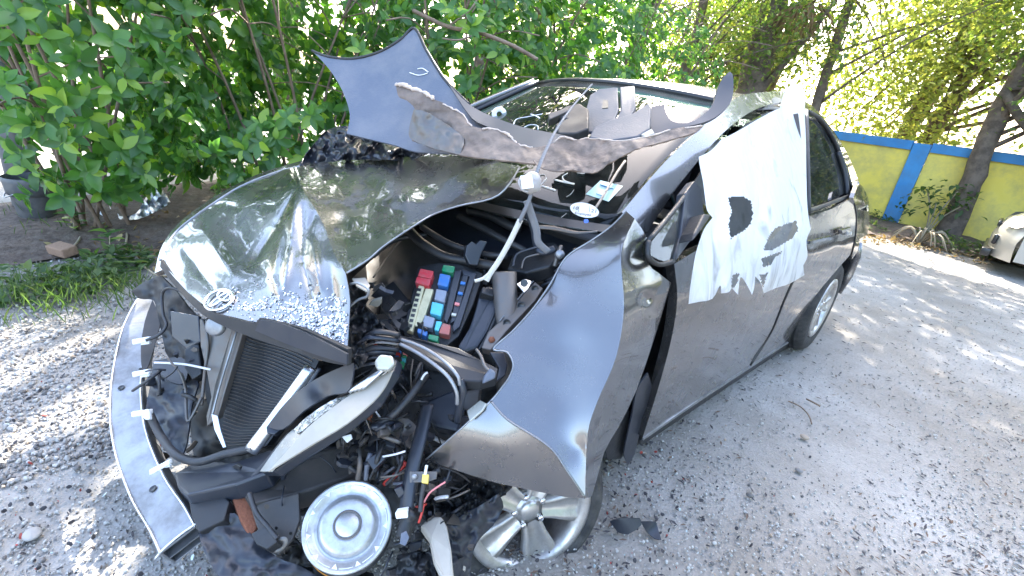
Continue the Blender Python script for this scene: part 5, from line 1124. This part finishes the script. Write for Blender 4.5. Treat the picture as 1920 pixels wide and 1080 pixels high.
for (x, y, dx, dy, t) in ((250, 641, 28, -6, 1.58), (250, 702, 28, -6, 1.50), (248, 777, 32, -5, 1.40), (282, 886, 34, -20, 1.26)):
    cl = slab('clip', [(x-4, y-4), (x+dx, y+dy-4), (x+dx+2, y+dy+5), (x-2, y+6)], fs((x, y, t-.03), (x+dx, y+dy, t-.03), (x, y+10, t-.03)), .014, MAT['white_clip'], beam, .003)
    slab('clip_tail', [(x+dx-14, y+dy+8), (x+dx+2, y+dy+6), (x+dx+2, y+dy+10), (x+dx-14, y+dy+12)], fs((x, y, t), (x+dx, y+dy, t), (x, y+10, t)), .01, MAT['white_clip'], cl, .001)
slab('clip_foot', [(268, 770), (278, 766), (280, 786), (270, 787)], fs((268, 770, 1.36), (278, 766, 1.36), (270, 787, 1.35)), .012, MAT['white_clip'], beam, .003)

# round metal canister
cc_ = at(652, 985, 1.16); cn = (EYE-cc_).normalized(); cn = (cn+UP*.22-RT*.10).normalized(); cu = UP-cn*UP.dot(cn); cu.normalize(); cwv = cu.cross(cn)
CM4 = Matrix((cwv*-1, cu, cn)).transposed().to_4x4(); CM4.translation = cc_
k_ = 1.0
can = MB().lathe([(0, .012), (.026, .012), (.029, .008), (.030, .004), (.034, .004), (.055, .006), (.066, .002), (.070, -.010), (.076, -.012), (.082, .0), (.094, .001), (.098, .006), (.1035, .006), (.105, .0), (.104, -.01), (.098, -.055), (.09, -.062), (0, -.062)], CM4, 64).build('metal_canister', MAT['can'], car)
for i in range(11):
    a = .4+i*2*math.pi/11
    MB().add([CM4 @ Vector((r_*math.cos(a+d_), r_*math.sin(a+d_), z_)) for r_, d_, z_ in ((.094, -.07, .0015), (.094, .07, .0015), (.083, 0, .0035))], [(0, 1, 2)]).build('canister_tab', MAT['paper_white'], can, False)
    MB().tube([CM4 @ Vector((.0925*math.cos(a+d_), .0925*math.sin(a+d_), .002)) for d_ in (.12, .2, .3, .4, .46)], .0011, 5).build('canister_groove', MAT['paper_white'], can)
MB().lathe([(.0285, .0095), (.031, .0125), (.0335, .0095)], CM4, 40).build('canister_ring', MAT['steel_dirty'], can)
MB().lathe([(.099, -.056), (.104, -.060), (.104, -.074), (.096, -.078)], CM4, 48).build('canister_seal', MAT['wire_black'], can)
MB().lathe([(.1045, -.061), (.1065, -.066), (.1045, -.072)], CM4, 16, -1.15, -.45).build('canister_label', MAT['orange_band'], can)
slab('canister_notch', [(606, 1036), (628, 1030), (634, 1040), (610, 1048)], fs((606, 1036, 1.14), (634, 1040, 1.14), (610, 1048, 1.138)), .01, DP, can, .002)

# pieces left of the wheel
slab('tan_bracket', [(786, 985), (812, 968), (828, 966), (838, 985), (846, 1030), (852, 1095), (832, 1095), (812, 1050), (804, 1010)], fs((786, 985, 1.16), (838, 985, 1.15), (852, 1095, 1.06), (812, 1050, 1.08)), .03, MAT['tan_plastic'], car, .008)
panel('arch_liner', [(838, 985, 'c'), (870, 965), (905, 945), (935, 925, 'c'), (944, 950), (925, 985), (900, 1010), (886, 1040), (880, 1095, 'c'), (852, 1095, 'c'), (846, 1030)], fs((838, 985, 1.20), (935, 925, 1.28), (886, 1040, 1.22), (880, 1095, 1.18), (852, 1095, 1.12)), MAT['dark_plastic'], car, 9, .005, rough=.02, rscale=.04)
panel('torn_liner', [(790, 945, 'c'), (830, 925), (870, 900), (930, 905), (960, 915, 'c'), (935, 935), (900, 950), (860, 975), (825, 972), (800, 985, 'c')], fs((790, 945, 1.26), (870, 900, 1.30), (960, 915, 1.30), (860, 975, 1.24), (800, 985, 1.22)), BP, car, 7, .005, rough=.06, rscale=.07)
panel('black_bracket', [(745, 1040, 'c'), (780, 1035), (812, 1040), (818, 1095, 'c'), (740, 1095, 'c')], fs((745, 1040, 1.16), (812, 1040, 1.14), (740, 1095, 1.10)), BP, car, 9, .01, rough=.03, rscale=.05)
wire('flat_duct', [(802, 760, 1.26), (793, 800, 1.22), (780, 850, 1.18), (768, 905, 1.15), (762, 955, 1.13)], .021, DP, car, 6, .35)
wire('wire_loom', [(778, 960, 1.12), (765, 975, 1.12), (755, 1010, 1.10)], .018, BP, car)
slab('white_collar', [(740, 962), (763, 958), (765, 972), (742, 974)], fs((740, 962, 1.10), (765, 972, 1.10), (742, 974, 1.10)), .025, MAT['white_clip'], car, .003)
wire('loom_upper', [(800, 700, 1.25), (775, 735, 1.22), (745, 770, 1.20), (720, 790, 1.20), (700, 800, 1.20)], .010, MAT['wire_black'], car)
slab('connector', [(687, 862), (708, 848), (722, 860), (700, 882)], fs((687, 862, 1.17), (722, 860, 1.17), (700, 882, 1.16)), .02, DP, car, .002)
slab('connector', [(738, 918), (752, 912), (760, 925), (748, 935)], fs((738, 918, 1.14), (760, 925, 1.14), (748, 935, 1.14)), .02, DP, car, .002)
slab('connector', [(752, 1000), (762, 995), (768, 1008), (760, 1024), (750, 1020)], fs((752, 1000, 1.08), (768, 1008, 1.08), (750, 1020, 1.07)), .02, MAT['grey_plastic'], car, .002)
slab('yellow_connector', [(792, 888), (804, 889), (802, 907), (790, 905)], fs((792, 888, 1.12), (804, 889, 1.12), (790, 905, 1.11)), .015, MAT['yellow_mark'], car, .002)
wire('white_pin', [(797, 890, 1.115), (800, 872, 1.12)], .0035, MAT['white_clip'], car)
wire('connector_pigtail', [(795, 906, 1.12), (791, 930, 1.12), (788, 960, 1.11)], .006, MAT['wire_black'], car)
slab('engine_bracket', [(768, 884), (820, 884), (818, 898), (800, 904), (768, 905)], fs((768, 884, 1.15), (820, 884, 1.15), (768, 905, 1.14)), .006, MAT['steel_dirty'], car, .001)
MB().lathe([(0, .004), (.006, .004), (.008, 0)], Matrix.Translation(at(777, 894, 1.14)) @ M3.to_4x4(), 6).build('bracket_bolt', MAT['alu'], car)
wire('pink_wire', [(795, 942, 1.12), (805, 925, 1.11), (822, 912, 1.11), (835, 904, 1.11)], .0022, MAT['wire_pink'], car)
wire('red_wire', [(795, 945, 1.12), (790, 965, 1.11), (785, 980, 1.11)], .003, MAT['wire_red'], car)
wire('white_wire', [(718, 856, 1.16), (740, 852, 1.15), (760, 846, 1.15)], .0025, MAT['wire_white'], car); wire('white_wire', [(640, 800, 1.14), (655, 794, 1.14), (672, 790, 1.14)], .004, MAT['wire_white'], car)
wire('white_wire', [(790, 712, 1.20), (796, 702, 1.20), (802, 698, 1.20)], .003, MAT['wire_white'], car)
slab('white_plug', [(640, 818), (658, 814), (660, 822), (650, 830)], fs((640, 818, 1.16), (660, 822, 1.16), (650, 830, 1.155)), .008, MAT['white_clip'], car, .001)
slab('red_bracket', [(684, 762), (705, 752), (712, 758), (698, 775), (694, 800), (684, 792)], fs((684, 762, 1.22), (712, 758, 1.22), (684, 792, 1.21)), .008, MAT['rust'], car, .001)
# loose wiring
W_ = [MAT['wire_black'], MAT['wire_black'], DP, BP, MAT['steel_dirty']]
zones = [((640, 780), (760, 960), 1.16, 85), ((770, 880), (860, 960), 1.15, 22), ((780, 780), (860, 880), 1.25, 18), ((690, 620), (800, 760), 1.24, 34), ((900, 480), (1040, 620), 1.44, 14), ((270, 690), (360, 860), 1.40, 14), ((430, 900), (560, 1060), 1.15, 8), ((700, 960), (830, 1080), 1.13, 26), ((560, 820), (700, 920), 1.26, 16)]
for (a, b, t, n_) in zones:
    for i in range(n_):
        x, y = rnd.uniform(a[0], b[0]), rnd.uniform(a[1], b[1]); an = rnd.uniform(0, 6.28); l = rnd.uniform(20, 70); k = rnd.uniform(-30, 30)
        dx, dy = math.cos(an)*l, math.sin(an)*l; tt = t+rnd.uniform(.0, .14)
        if math.hypot(x-652, y-985) < 105: continue
        wire('wire', [(x-dx/2, y-dy/2, tt+rnd.uniform(0, .04)), (x-dy*.01*k/3, y+dx*.01*k/3, tt), (x+dx/2, y+dy/2, tt+rnd.uniform(-.01, .05))], rnd.choice((.0018, .0025, .003, .0045, .007)), W_[rnd.randrange(5)] if rnd.random() < .93 else rnd.choice((MAT['wire_white'], MAT['wire_red'], MAT['grey_plastic'])), car, 4, 1, 5)
    for i in range(n_//5):
        x, y = rnd.uniform(a[0], b[0]), rnd.uniform(a[1], b[1]); s = rnd.uniform(5, 12); tt = t+rnd.uniform(.02, .12)
        if math.hypot(x-652, y-985) < 105: continue
        q = rnd.uniform(-4, 4)
        slab('connector', [(x-s, y-s*.6+q), (x+s, y-s*.6-q), (x+s*.9, y+s*.6-q), (x-s*.9, y+s*.6+q)], fs((x, y, tt), (x+s, y, tt+.01), (x, y+s, tt-.01)), .02, rnd.choice((DP, BP, MAT['steel_dirty'])), car, .002)

def shard(x, y, t, s_, m_):
    n_ = rnd.randint(4, 6); a0 = rnd.uniform(0, 6.28); pts = []
    for k in range(n_): a = a0+k*2*math.pi/n_+rnd.uniform(-.4, .4); q = s_*rnd.uniform(.4, 1.3); pts.append((x+q*math.cos(a), y+q*.7*math.sin(a)))
    sl1, sl2 = rnd.uniform(-.05, .05), rnd.uniform(-.05, .05)
    return slab('broken_piece', pts, fs((x, y, t), (x+20, y, t+sl1), (x, y+20, t+sl2)), rnd.uniform(.002, .012), m_, car, .001)
for (a, b, t, n_) in (((640, 770), (770, 900), 1.19, 34), ((690, 560), (780, 700), 1.27, 18), ((780, 760), (900, 880), 1.30, 14), ((270, 640), (400, 860), 1.46, 26), ((380, 860), (600, 1070), 1.20, 22), ((730, 940), (880, 1080), 1.16, 26), ((560, 860), (660, 900), 1.30, 8), ((900, 480), (1040, 560), 1.46, 8), ((655, 520), (740, 640), 1.26, 12)):
    for i in range(n_):
        x_, y_ = rnd.uniform(a[0], b[0]), rnd.uniform(a[1], b[1])
        if math.hypot(x_-652, y_-985) < 112: continue
        shard(x_, y_, t+rnd.uniform(0, .10), rnd.uniform(5, 19), rnd.choice((DP, BP, PR, MAT['primer'], MAT['steel_dirty'], MAT['paint_inner'], MAT['tan_plastic'] if rnd.random() < .3 else DP)))
# ================================================================== WINDSHIELD MARKS
WSF = Surf(cw([r[j] for r in ws[::2] for j in range(0, 17, 4)]))
WBV = BVHTree.FromPolygons([v.co.copy() for v in wsh.data.vertices], [tuple(p.vertices) for p in wsh.data.polygons])
def on_ws(x, y, o=.004):
    h = WBV.ray_cast(EYE, ray(x, y).normalized())[0]
    return at(x, y, (WSF(x, y) if h is None else (h-EYE).dot(fw))-o)
def flat_on(name, outline, mt, o=.005, parent=wsh, k=3):
    S2 = [tuple(q) for q in smooth2(outline, True, k)] if k > 1 else outline
    vo, fo = tri2d([np.array(q[:2], float) for q in S2], 8)
    return mesh(name, [on_ws(v[0], v[1], o) for v in vo], [list(f) for f in fo], MAT[mt], parent)
el = [(1096+27*math.cos(a)+1.5*math.sin(a), 394+14*math.sin(a)+3.5*math.cos(a)) for a in [2*math.pi*i/28 for i in range(28)]]
mat('sticker_white', (.72, .74, .74), .4); mat('sticker_cyan', (.33, .55, .58), .35); mat('ink', (.05, .06, .08), .5)
stk = flat_on('oval_sticker', el, 'sticker_white', .006, k=1)
def ws_text(txt, x, y, size, ang, parent, mt='ink', sx=1.0):
    cu_ = bpy.data.curves.new('print', 'FONT'); cu_.body = txt; cu_.size = size; cu_.align_x = 'CENTER'; cu_.align_y = 'CENTER'; cu_.extrude = .0003
    o = bpy.data.objects.new('print', cu_); p0 = on_ws(x, y, .009); px_ = on_ws(x+10, y+10*math.tan(ang), .009); py_ = on_ws(x, y-10, .009)
    ux = (px_-p0).normalized(); nz = ux.cross((py_-p0)).normalized(); uy = nz.cross(ux)
    R = Matrix((ux, uy, nz)).transposed().to_4x4(); R.translation = p0; me = None
    cu_.materials.append(MAT[mt]); col.objects.link(o); dg = bpy.context.evaluated_depsgraph_get(); me = bpy.data.meshes.new_from_object(o.evaluated_get(dg)); bpy.data.objects.remove(o)
    ob = bpy.data.objects.new('print', me); link(ob, parent); ob.matrix_basis = R @ Matrix.Diagonal((sx, 1, 1, 1)); return ob
ws_text('10', 1079, 390, .020, .14, stk); ws_text('21', 1114, 396, .020, .14, stk); ws_text('Employee', 1093, 401, .013, .14, stk)
for x in (1086, 1106): MB().tube([on_ws(x, 386, .007), on_ws(x-1, 397, .007)], .0008, 4).build('print', MAT['ink'], stk)
blu = flat_on('blue_sticker', [(1126, 338, 'c'), (1168, 349, 'c'), (1141, 378, 'c'), (1098, 364, 'c')], 'sticker_cyan', .006, k=1)
for (a, b) in (((1125, 346), (1140, 350)), ((1128, 348), (1150, 354)), ((1118, 363), (1130, 367))): MB().tube([on_ws(*a, .008), on_ws(*b, .008)], .0012, 4).build('print', MAT['wall_blue'], blu)
flat_on('blue_dot', [(1095, 412), (1102, 411), (1103, 417), (1096, 418)], 'blue_mark', .006)
for pts, r_ in (([(1010, 329), (1020, 328), (1024, 335), (1014, 346)], .0022), ([(1014, 348), (1042, 357)], .0035), ([(1040, 337), (1056, 341), (1077, 345)], .0035), ([(1064, 325), (1055, 331), (1058, 339), (1074, 345)], .0035),
                ([(1090, 317), (1104, 312), (1112, 306), (1108, 303)], .003), ([(1082, 323), (1096, 325)], .004), ([(1062, 369), (1070, 364), (1076, 356)], .0012), ([(962, 236), (968, 224), (990, 219), (1016, 214)], .0035),
                ([(981, 240), (994, 234), (1008, 236), (1009, 243)], .0035), ([(995, 214), (1006, 218), (1012, 222)], .003), ([(1052, 408), (1062, 400)], .001)):
    MB().tube(spline([on_ws(x, y, .006) for x, y in pts], 6), r_, 5, True, .5).build('chalk_mark', MAT['paper_white'], wsh)
tp = MB().lathe([(.012, 0), (.016, .006), (.028, .005), (.034, 0)], Matrix.Translation(on_ws(936, 214, .012)) @ M3.to_4x4(), 24).build('sensor_ring', MAT['paper_white'], wsh)

# ================================================================== LOOSE THINGS ON THE WRECK
bc = empty('bumper_cover', at(900, 250, 1.6), 'torn off bumper cover lying across the windshield, grey inside with a ragged brown flap', 'bumper cover')
GA = Surf([(585, 95, 2.05), (660, 110, 2.0), (777, 53, 1.92), (835, 150, 1.80), (880, 200, 1.72), (950, 232, 1.62), (1010, 262, 1.52), (900, 290, 1.55), (780, 285, 1.66), (650, 250, 1.86), (640, 170, 1.95), (730, 180, 1.90)])
panel('inner_skin', [(585, 95, 'c'), (615, 106), (660, 110), (710, 98), (750, 75), (777, 53, 'c'), (800, 95), (835, 150), (880, 196), (925, 220), (980, 240), (1040, 252), (1070, 262, 'c'), (1040, 280), (1000, 286), (900, 288), (780, 284), (740, 272), (690, 260), (650, 250, 'c'), (656, 215), (642, 170), (616, 128)], GA, MAT['grey_plastic'], bc, 10, .006)
MB().tube(spline([at(x, y, GA(x, y)) for x, y in ((585, 95), (615, 106), (660, 110), (710, 98), (750, 75), (777, 53), (800, 95), (835, 150), (880, 196))], 6), .006, 6).build('skin_edge', MAT['black_plastic'], bc)
for pts in ([(768, 136), (785, 141), (802, 137)], [(783, 129), (792, 128), (803, 135)]): MB().tube(spline([at(x, y, GA(x, y)-.004) for x, y in pts], 5), .002, 5, True, .5).build('chalk_mark', MAT['paper_white'], bc)
panel('dark_fold', [(840, 156, 'c'), (880, 196), (925, 219), (980, 238), (1040, 250), (1075, 258, 'c'), (1060, 275), (1000, 280), (960, 262), (920, 240), (885, 222)], Surf([(840, 156, 1.77), (925, 219, 1.64), (1075, 258, 1.46), (1000, 280, 1.46), (885, 222, 1.64)]), MAT['dark_plastic'], bc, 9, .004)
BF = Surf([(742, 158, 1.72), (820, 190, 1.62), (900, 240, 1.50), (1000, 278, 1.40), (1100, 262, 1.36), (1225, 256, 1.30), (1330, 236, 1.36), (775, 262, 1.62), (870, 292, 1.46), (1000, 306, 1.34), (1110, 320, 1.26), (1190, 280, 1.27)])
fl = panel('brown_flap', [(742, 158, 'c'), (757, 156, 'c'), (775, 166), (800, 174, 'c'), (812, 186, 'c'), (832, 193), (850, 206, 'c'), (868, 216), (885, 236, 'c'), (905, 241), (930, 240), (948, 251, 'c'), (960, 262), (972, 270, 'c'), (1000, 277), (1040, 268, 'c'), (1055, 258), (1080, 262), (1100, 259, 'c'), (1130, 262), (1170, 264), (1225, 255), (1262, 241), (1320, 235, 'c'), (1308, 247), (1250, 264), (1190, 281), (1150, 302), (1110, 318), (1080, 322, 'c'), (1050, 314), (1010, 308), (940, 300), (870, 292), (826, 280), (772, 262, 'c'), (770, 232), (778, 205), (762, 188, 'c'), (748, 182), (744, 170)],
      BF, MAT['cover_brown'], bc, 7, .005, rough=.016, rscale=.035, bumps=((1180, 272, 30, -.02), (830, 250, 25, .02), (1100, 290, 20, .015)))
for seg, r_ in (([(742, 160), (757, 158), (776, 167), (800, 175), (812, 187)], .007), ([(832, 193), (850, 206), (868, 216), (885, 236)], .003), ([(905, 241), (930, 240), (948, 251), (960, 262), (972, 270), (1000, 277)], .003), ([(1040, 268), (1055, 258), (1080, 262), (1100, 259), (1130, 262), (1170, 264), (1225, 255), (1262, 241), (1320, 235)], .0022)):
    P = spline([at(x+rnd.uniform(-1.5, 1.5), y+rnd.uniform(-2, 2), BF(x, y)-.004) for x, y in seg], 5); MB().tube([p+Vector((rnd.uniform(-.002, .002),)*3) for p in P], [r_*rnd.uniform(.5, 1.3) for _ in P], 6).build('torn_edge', MAT['foam'], bc)
panel('torn_layer', [(1000, 300, 'c'), (1050, 310), (1100, 312), (1145, 300, 'c'), (1120, 322), (1090, 324), (1075, 318), (1040, 322), (1010, 312)], Surf([(1000, 300, 1.33), (1145, 300, 1.25), (1040, 322, 1.27)]), MAT['cover_brown'], bc, 7, .003, rough=.01, rscale=.08)
panel('side_flap', [(776, 205, 'c'), (800, 210), (840, 235), (870, 260), (862, 290, 'c'), (820, 280), (790, 270), (768, 258), (768, 235)], Surf([(776, 205, 1.60), (870, 260, 1.50), (862, 290, 1.46), (768, 258, 1.60)]), MAT['steel_dirty'], bc, 7, .004, rough=.012, rscale=.05)
SB = Surf([(1220, 240, 1.50), (1290, 232, 1.50), (1335, 200, 1.56), (1365, 140, 1.62), (1375, 170, 1.60), (1330, 225, 1.53), (1230, 195, 1.56)])
panel('trim_arm', [(1222, 200, 'c'), (1245, 196, 'c'), (1250, 215), (1262, 228), (1290, 230), (1318, 216), (1336, 196), (1346, 165), (1356, 145), (1368, 134, 'c'), (1374, 140), (1375, 170), (1368, 195), (1345, 217), (1318, 230), (1275, 240), (1240, 252), (1226, 250, 'c'), (1218, 230)], SB, MAT['dark_plastic'], bc, 7, .012)

tr = empty('trim_panel', at(1150, 210, 1.55), 'grey plastic trim piece with a square hole resting on the windshield under the roof edge', 'trim panel')
T1 = Surf([(1108, 172, 1.78), (1192, 160, 1.74), (1180, 222, 1.58), (1088, 246, 1.60)])
t1 = slab('plate', [(1106, 178), (1124, 166), (1158, 163), (1160, 205), (1150, 232), (1122, 248), (1088, 246), (1096, 214)], T1, .012, MAT['trim_grey'], tr, .004)
slab('square_hole', [(1131, 187), (1140, 188), (1140, 202), (1129, 203)], Surf([(1108, 172, 1.776), (1192, 160, 1.736), (1180, 222, 1.576), (1088, 246, 1.596)]), .003, MAT['car_black'], t1, 0)
slab('ribbed_side', [(1162, 163), (1190, 160), (1192, 200), (1182, 220), (1152, 232), (1164, 205)], Surf([(1162, 163, 1.75), (1190, 160, 1.74), (1182, 220, 1.58), (1152, 232, 1.58)]), .02, MAT['trim_grey'], tr, .004)
tr2 = empty('trim_panel', at(1170, 240, 1.4), 'smooth grey wedge shaped trim piece lying below the one with the square hole', 'trim panel')
slab('plate', [(1104, 258), (1112, 238), (1150, 222), (1186, 212), (1216, 192), (1221, 200), (1219, 240), (1196, 256), (1140, 264)], Surf([(1104, 258, 1.46), (1216, 192, 1.54), (1219, 240, 1.42), (1140, 264, 1.42)]), .02, MAT['trim_grey'], tr2, .006)
slab('scuffed_tab', [(1200, 252), (1222, 240), (1228, 250), (1210, 256)], Surf([(1200, 252, 1.41), (1222, 240, 1.42), (1210, 256, 1.40)]), .01, MAT['tan_plastic'], tr2, .003)
tr3 = empty('broken_duct', at(1070, 225, 1.55), 'broken dark brown-grey duct on the windshield left of the trim piece with the square hole', 'duct')
slab('duct_body', [(1030, 216), (1062, 198), (1086, 193), (1104, 204), (1104, 240), (1080, 250), (1046, 250), (1040, 232), (1062, 222)], Surf([(1030, 216, 1.62), (1086, 193, 1.66), (1104, 240, 1.52), (1046, 250, 1.52)]), .03, MAT['primer'], tr3, .006)
slab('duct_lip', [(1028, 212), (1064, 202), (1068, 207), (1030, 224)], Surf([(1028, 212, 1.60), (1064, 202, 1.62), (1030, 224, 1.58)]), .03, MAT['paint_inner'], tr3, .003)
tag(MB().tube(spline([on_ws(1172, 302, .02), on_ws(1158, 322, .022), on_ws(1146, 342, .02), on_ws(1132, 366, .02), on_ws(1118, 388, .012)], 5), [.0065]*4+[.0055]*20, 6).build('stick', MAT['foam']) if False else MB().tube(spline([on_ws(1172, 302, .02), on_ws(1158, 322, .022), on_ws(1146, 342, .02), on_ws(1132, 366, .02), on_ws(1118, 388, .012)], 5), .0042, 6).build('stick', MAT['foam']), 'pale split wooden stick lying on the windshield across the blue sticker', 'stick')

bg_ = panel('black_bag', [(558, 312, 'c'), (575, 288), (596, 262), (618, 242), (650, 236), (690, 245), (720, 258), (752, 276), (800, 288, 'c'), (770, 299), (700, 299), (640, 300), (600, 306)], Surf([(558, 312, 1.93), (618, 242, 2.0), (690, 245, 1.98), (800, 288, 1.72), (700, 299, 1.82), (640, 300, 1.88), (660, 275, 1.86)]), MAT['bag_black'], None, 6, .004, rough=.09, rscale=.035)
tag(bg_, 'crumpled black plastic bag tucked behind the rear edge of the hood', 'plastic bag')

st = empty('strap', at(1005, 330, 1.2), 'grey webbing strap hanging from roof edge into the engine bay, knotted with a rag', 'strap')
wire('webbing', [(1108, 160, 1.62), (1075, 198, 1.46), (1045, 240, 1.32), (1022, 285, 1.22), (1006, 325, 1.17), (992, 375, 1.18), (974, 415, 1.22)], .0085, MAT['webbing'], st, 7, .35)
wire('cord', [(976, 412, 1.22), (955, 455, 1.24), (935, 490, 1.25), (920, 512, 1.25), (912, 527, 1.25)], .0075, MAT['cord'], st, 7, .5)
wire('cord', [(920, 510, 1.25), (906, 522, 1.25), (890, 527, 1.25)], .0045, MAT['cord'], st, 5)
wire('strap_tail', [(988, 376, 1.20), (996, 400, 1.22), (1006, 430, 1.24), (1010, 455, 1.26), (1028, 472, 1.28)], .010, MAT['webbing'], st, 6, .3)
rg = MB().lathe([(0, .03), (.014, .027), (.024, .015), (.027, 0), (.023, -.016), (.012, -.025), (0, -.027)], Matrix.Translation(at(995, 343, 1.17)) @ M3.to_4x4(), 20).build('rag_knot', MAT['rag'], st)
for v in rg.data.vertices: v.co += (v.co-at(995, 343, 1.17)).normalized()*.007*noise.noise(v.co*60)
MB().box(at(988, 341, 1.135), (.028, .032, .004), M3 @ Matrix.Rotation(.15, 3, 'Z')).build('white_tag', MAT['paper_white'], st, False, .001)
wire('loop', [(978, 330, 1.16), (973, 342, 1.15), (980, 356, 1.15), (990, 360, 1.15)], .0025, MAT['rag'], st)

# plastic sheet over the front door window
def film_mat():
    m = bpy.data.materials.new('film'); m.use_nodes = True; N = m.node_tree.nodes; L = m.node_tree.links; N.clear()
    o = N.new('ShaderNodeOutputMaterial'); d = N.new('ShaderNodeBsdfPrincipled'); d.inputs['Base Color'].default_value = (.88, .90, .92, 1); d.inputs['Roughness'].default_value = .35
    t = N.new('ShaderNodeBsdfTranslucent'); t.inputs[0].default_value = (.8, .84, .86, 1); tr_ = N.new('ShaderNodeBsdfTransparent')
    a = N.new('ShaderNodeMixShader'); a.inputs[0].default_value = .35; L.new(d.outputs[0], a.inputs[1]); L.new(t.outputs[0], a.inputs[2])
    tc = N.new('ShaderNodeTexCoord'); mp = N.new('ShaderNodeMapping'); mp.inputs['Scale'].default_value = (5, 5, 1.6); nz = N.new('ShaderNodeTexNoise'); nz.inputs['Scale'].default_value = 2.2; nz.inputs['Detail'].default_value = 7; nz.inputs['Distortion'].default_value = 1.2
    L.new(tc.outputs['Object'], mp.inputs[0]); L.new(mp.outputs[0], nz.inputs['Vector'])
    sx = N.new('ShaderNodeSeparateXYZ'); L.new(tc.outputs['Object'], sx.inputs[0])
    z1 = N.new('ShaderNodeMapRange'); z1.inputs['From Min'].default_value = 1.1; z1.inputs['From Max'].default_value = .7; z1.inputs['To Min'].default_value = -.10; z1.inputs['To Max'].default_value = .12; L.new(sx.outputs[2], z1.inputs['Value'])
    ad = N.new('ShaderNodeMath'); L.new(nz.outputs['Fac'], ad.inputs[0]); L.new(z1.outputs[0], ad.inputs[1])
    mr = N.new('ShaderNodeMapRange'); mr.inputs['From Min'].default_value = .52; mr.inputs['From Max'].default_value = .74; mr.inputs['To Min'].default_value = .02; mr.inputs['To Max'].default_value = .5; L.new(ad.outputs[0], mr.inputs['Value'])
    b = N.new('ShaderNodeMixShader'); L.new(mr.outputs[0], b.inputs[0]); L.new(a.outputs[0], b.inputs[1]); L.new(tr_.outputs[0], b.inputs[2]); L.new(b.outputs[0], o.inputs[0])
    w = N.new('ShaderNodeTexNoise'); w.inputs['Scale'].default_value = 4; w.inputs['Detail'].default_value = 4; L.new(mp.outputs[0], w.inputs['Vector'])
    bp = N.new('ShaderNodeBump'); bp.inputs['Strength'].default_value = .35; bp.inputs['Distance'].default_value = .02; L.new(w.outputs['Fac'], bp.inputs['Height']); L.new(bp.outputs[0], d.inputs['Normal']); L.new(bp.outputs[0], t.inputs['Normal'])
    MAT['film'] = m
film_mat()
def film_panel():
    S = side(.035, ys=(.3, .8, 1.3, 1.8, 2.3), zs=(.35, .5, .8, .97, 1.2, 1.40))
    out = [(1310, 294, 'c'), (1332, 283), (1352, 262, 'c'), (1385, 245), (1420, 224), (1450, 208), (1462, 203, 'c'), (1468, 180, 'c'), (1478, 163), (1496, 158), (1510, 174, 'c'), (1509, 210), (1511, 260), (1512, 330), (1514, 390), (1520, 430, 'c'), (1512, 452), (1514, 480), (1506, 498, 'c'), (1508, 516, 'c'), (1480, 532), (1455, 540), (1432, 550, 'c'), (1426, 530), (1416, 518, 'c'), (1414, 540), (1410, 553, 'c'), (1398, 530), (1388, 520), (1384, 553, 'c'), (1372, 540, 'c'), (1366, 548), (1352, 550, 'c'), (1350, 535), (1336, 560), (1310, 566), (1291, 570, 'c'), (1294, 540), (1300, 500), (1306, 470), (1320, 430), (1336, 408, 'c'), (1326, 395), (1322, 370), (1318, 340), (1312, 310)]
    vo, fo = tri2d(smooth2(out, True, 3), 4)
    holes = [[(1364, 370), (1392, 368), (1408, 378), (1412, 400), (1408, 420), (1395, 432), (1370, 448), (1366, 420), (1372, 395)],
             [(1432, 470), (1440, 446), (1452, 428), (1478, 418), (1494, 414), (1496, 432), (1486, 448), (1465, 458), (1450, 468)],
             [(1428, 484), (1455, 475), (1470, 470), (1452, 484), (1444, 498), (1430, 500)], [(1374, 515), (1386, 512), (1382, 532), (1370, 545)], [(1424, 516), (1440, 512), (1430, 540)]]
    def inside(x, y, poly):
        c = False; n = len(poly)
        for i in range(n):
            x1, y1 = poly[i]; x2, y2 = poly[i-1]
            if (y1 > y) != (y2 > y) and x < (x2-x1)*(y-y1)/(y2-y1)+x1: c = not c
        return c
    V = []
    for v in vo:
        t = S(v[0], v[1]); x, y = v
        t += .012*math.sin(x*.09+.8*math.sin(y*.03))*min(1, (y-200)/200)+.010*noise.fractal(Vector((x*.03, y*.012, 7)), 1, 2, 3)
        if y > 470: t += .022*math.sin(x*.16)*(y-470)/80
        V.append(at(x, y, t))
    F = []
    for f in fo:
        cx = sum(vo[i][0] for i in f)/3; cy = sum(vo[i][1] for i in f)/3
        if any(inside(cx, cy, h) for h in holes): continue
        f = list(f); a, b, c = V[f[0]], V[f[1]], V[f[2]]
        if (b-a).cross(c-a).dot(EYE-a) < 0: f.reverse()
        F.append(f)
    return mesh('plastic_sheet', V, F, MAT['film'])
tag(film_panel(), 'torn white plastic sheet taped over the front door window of the wreck', 'plastic sheet')
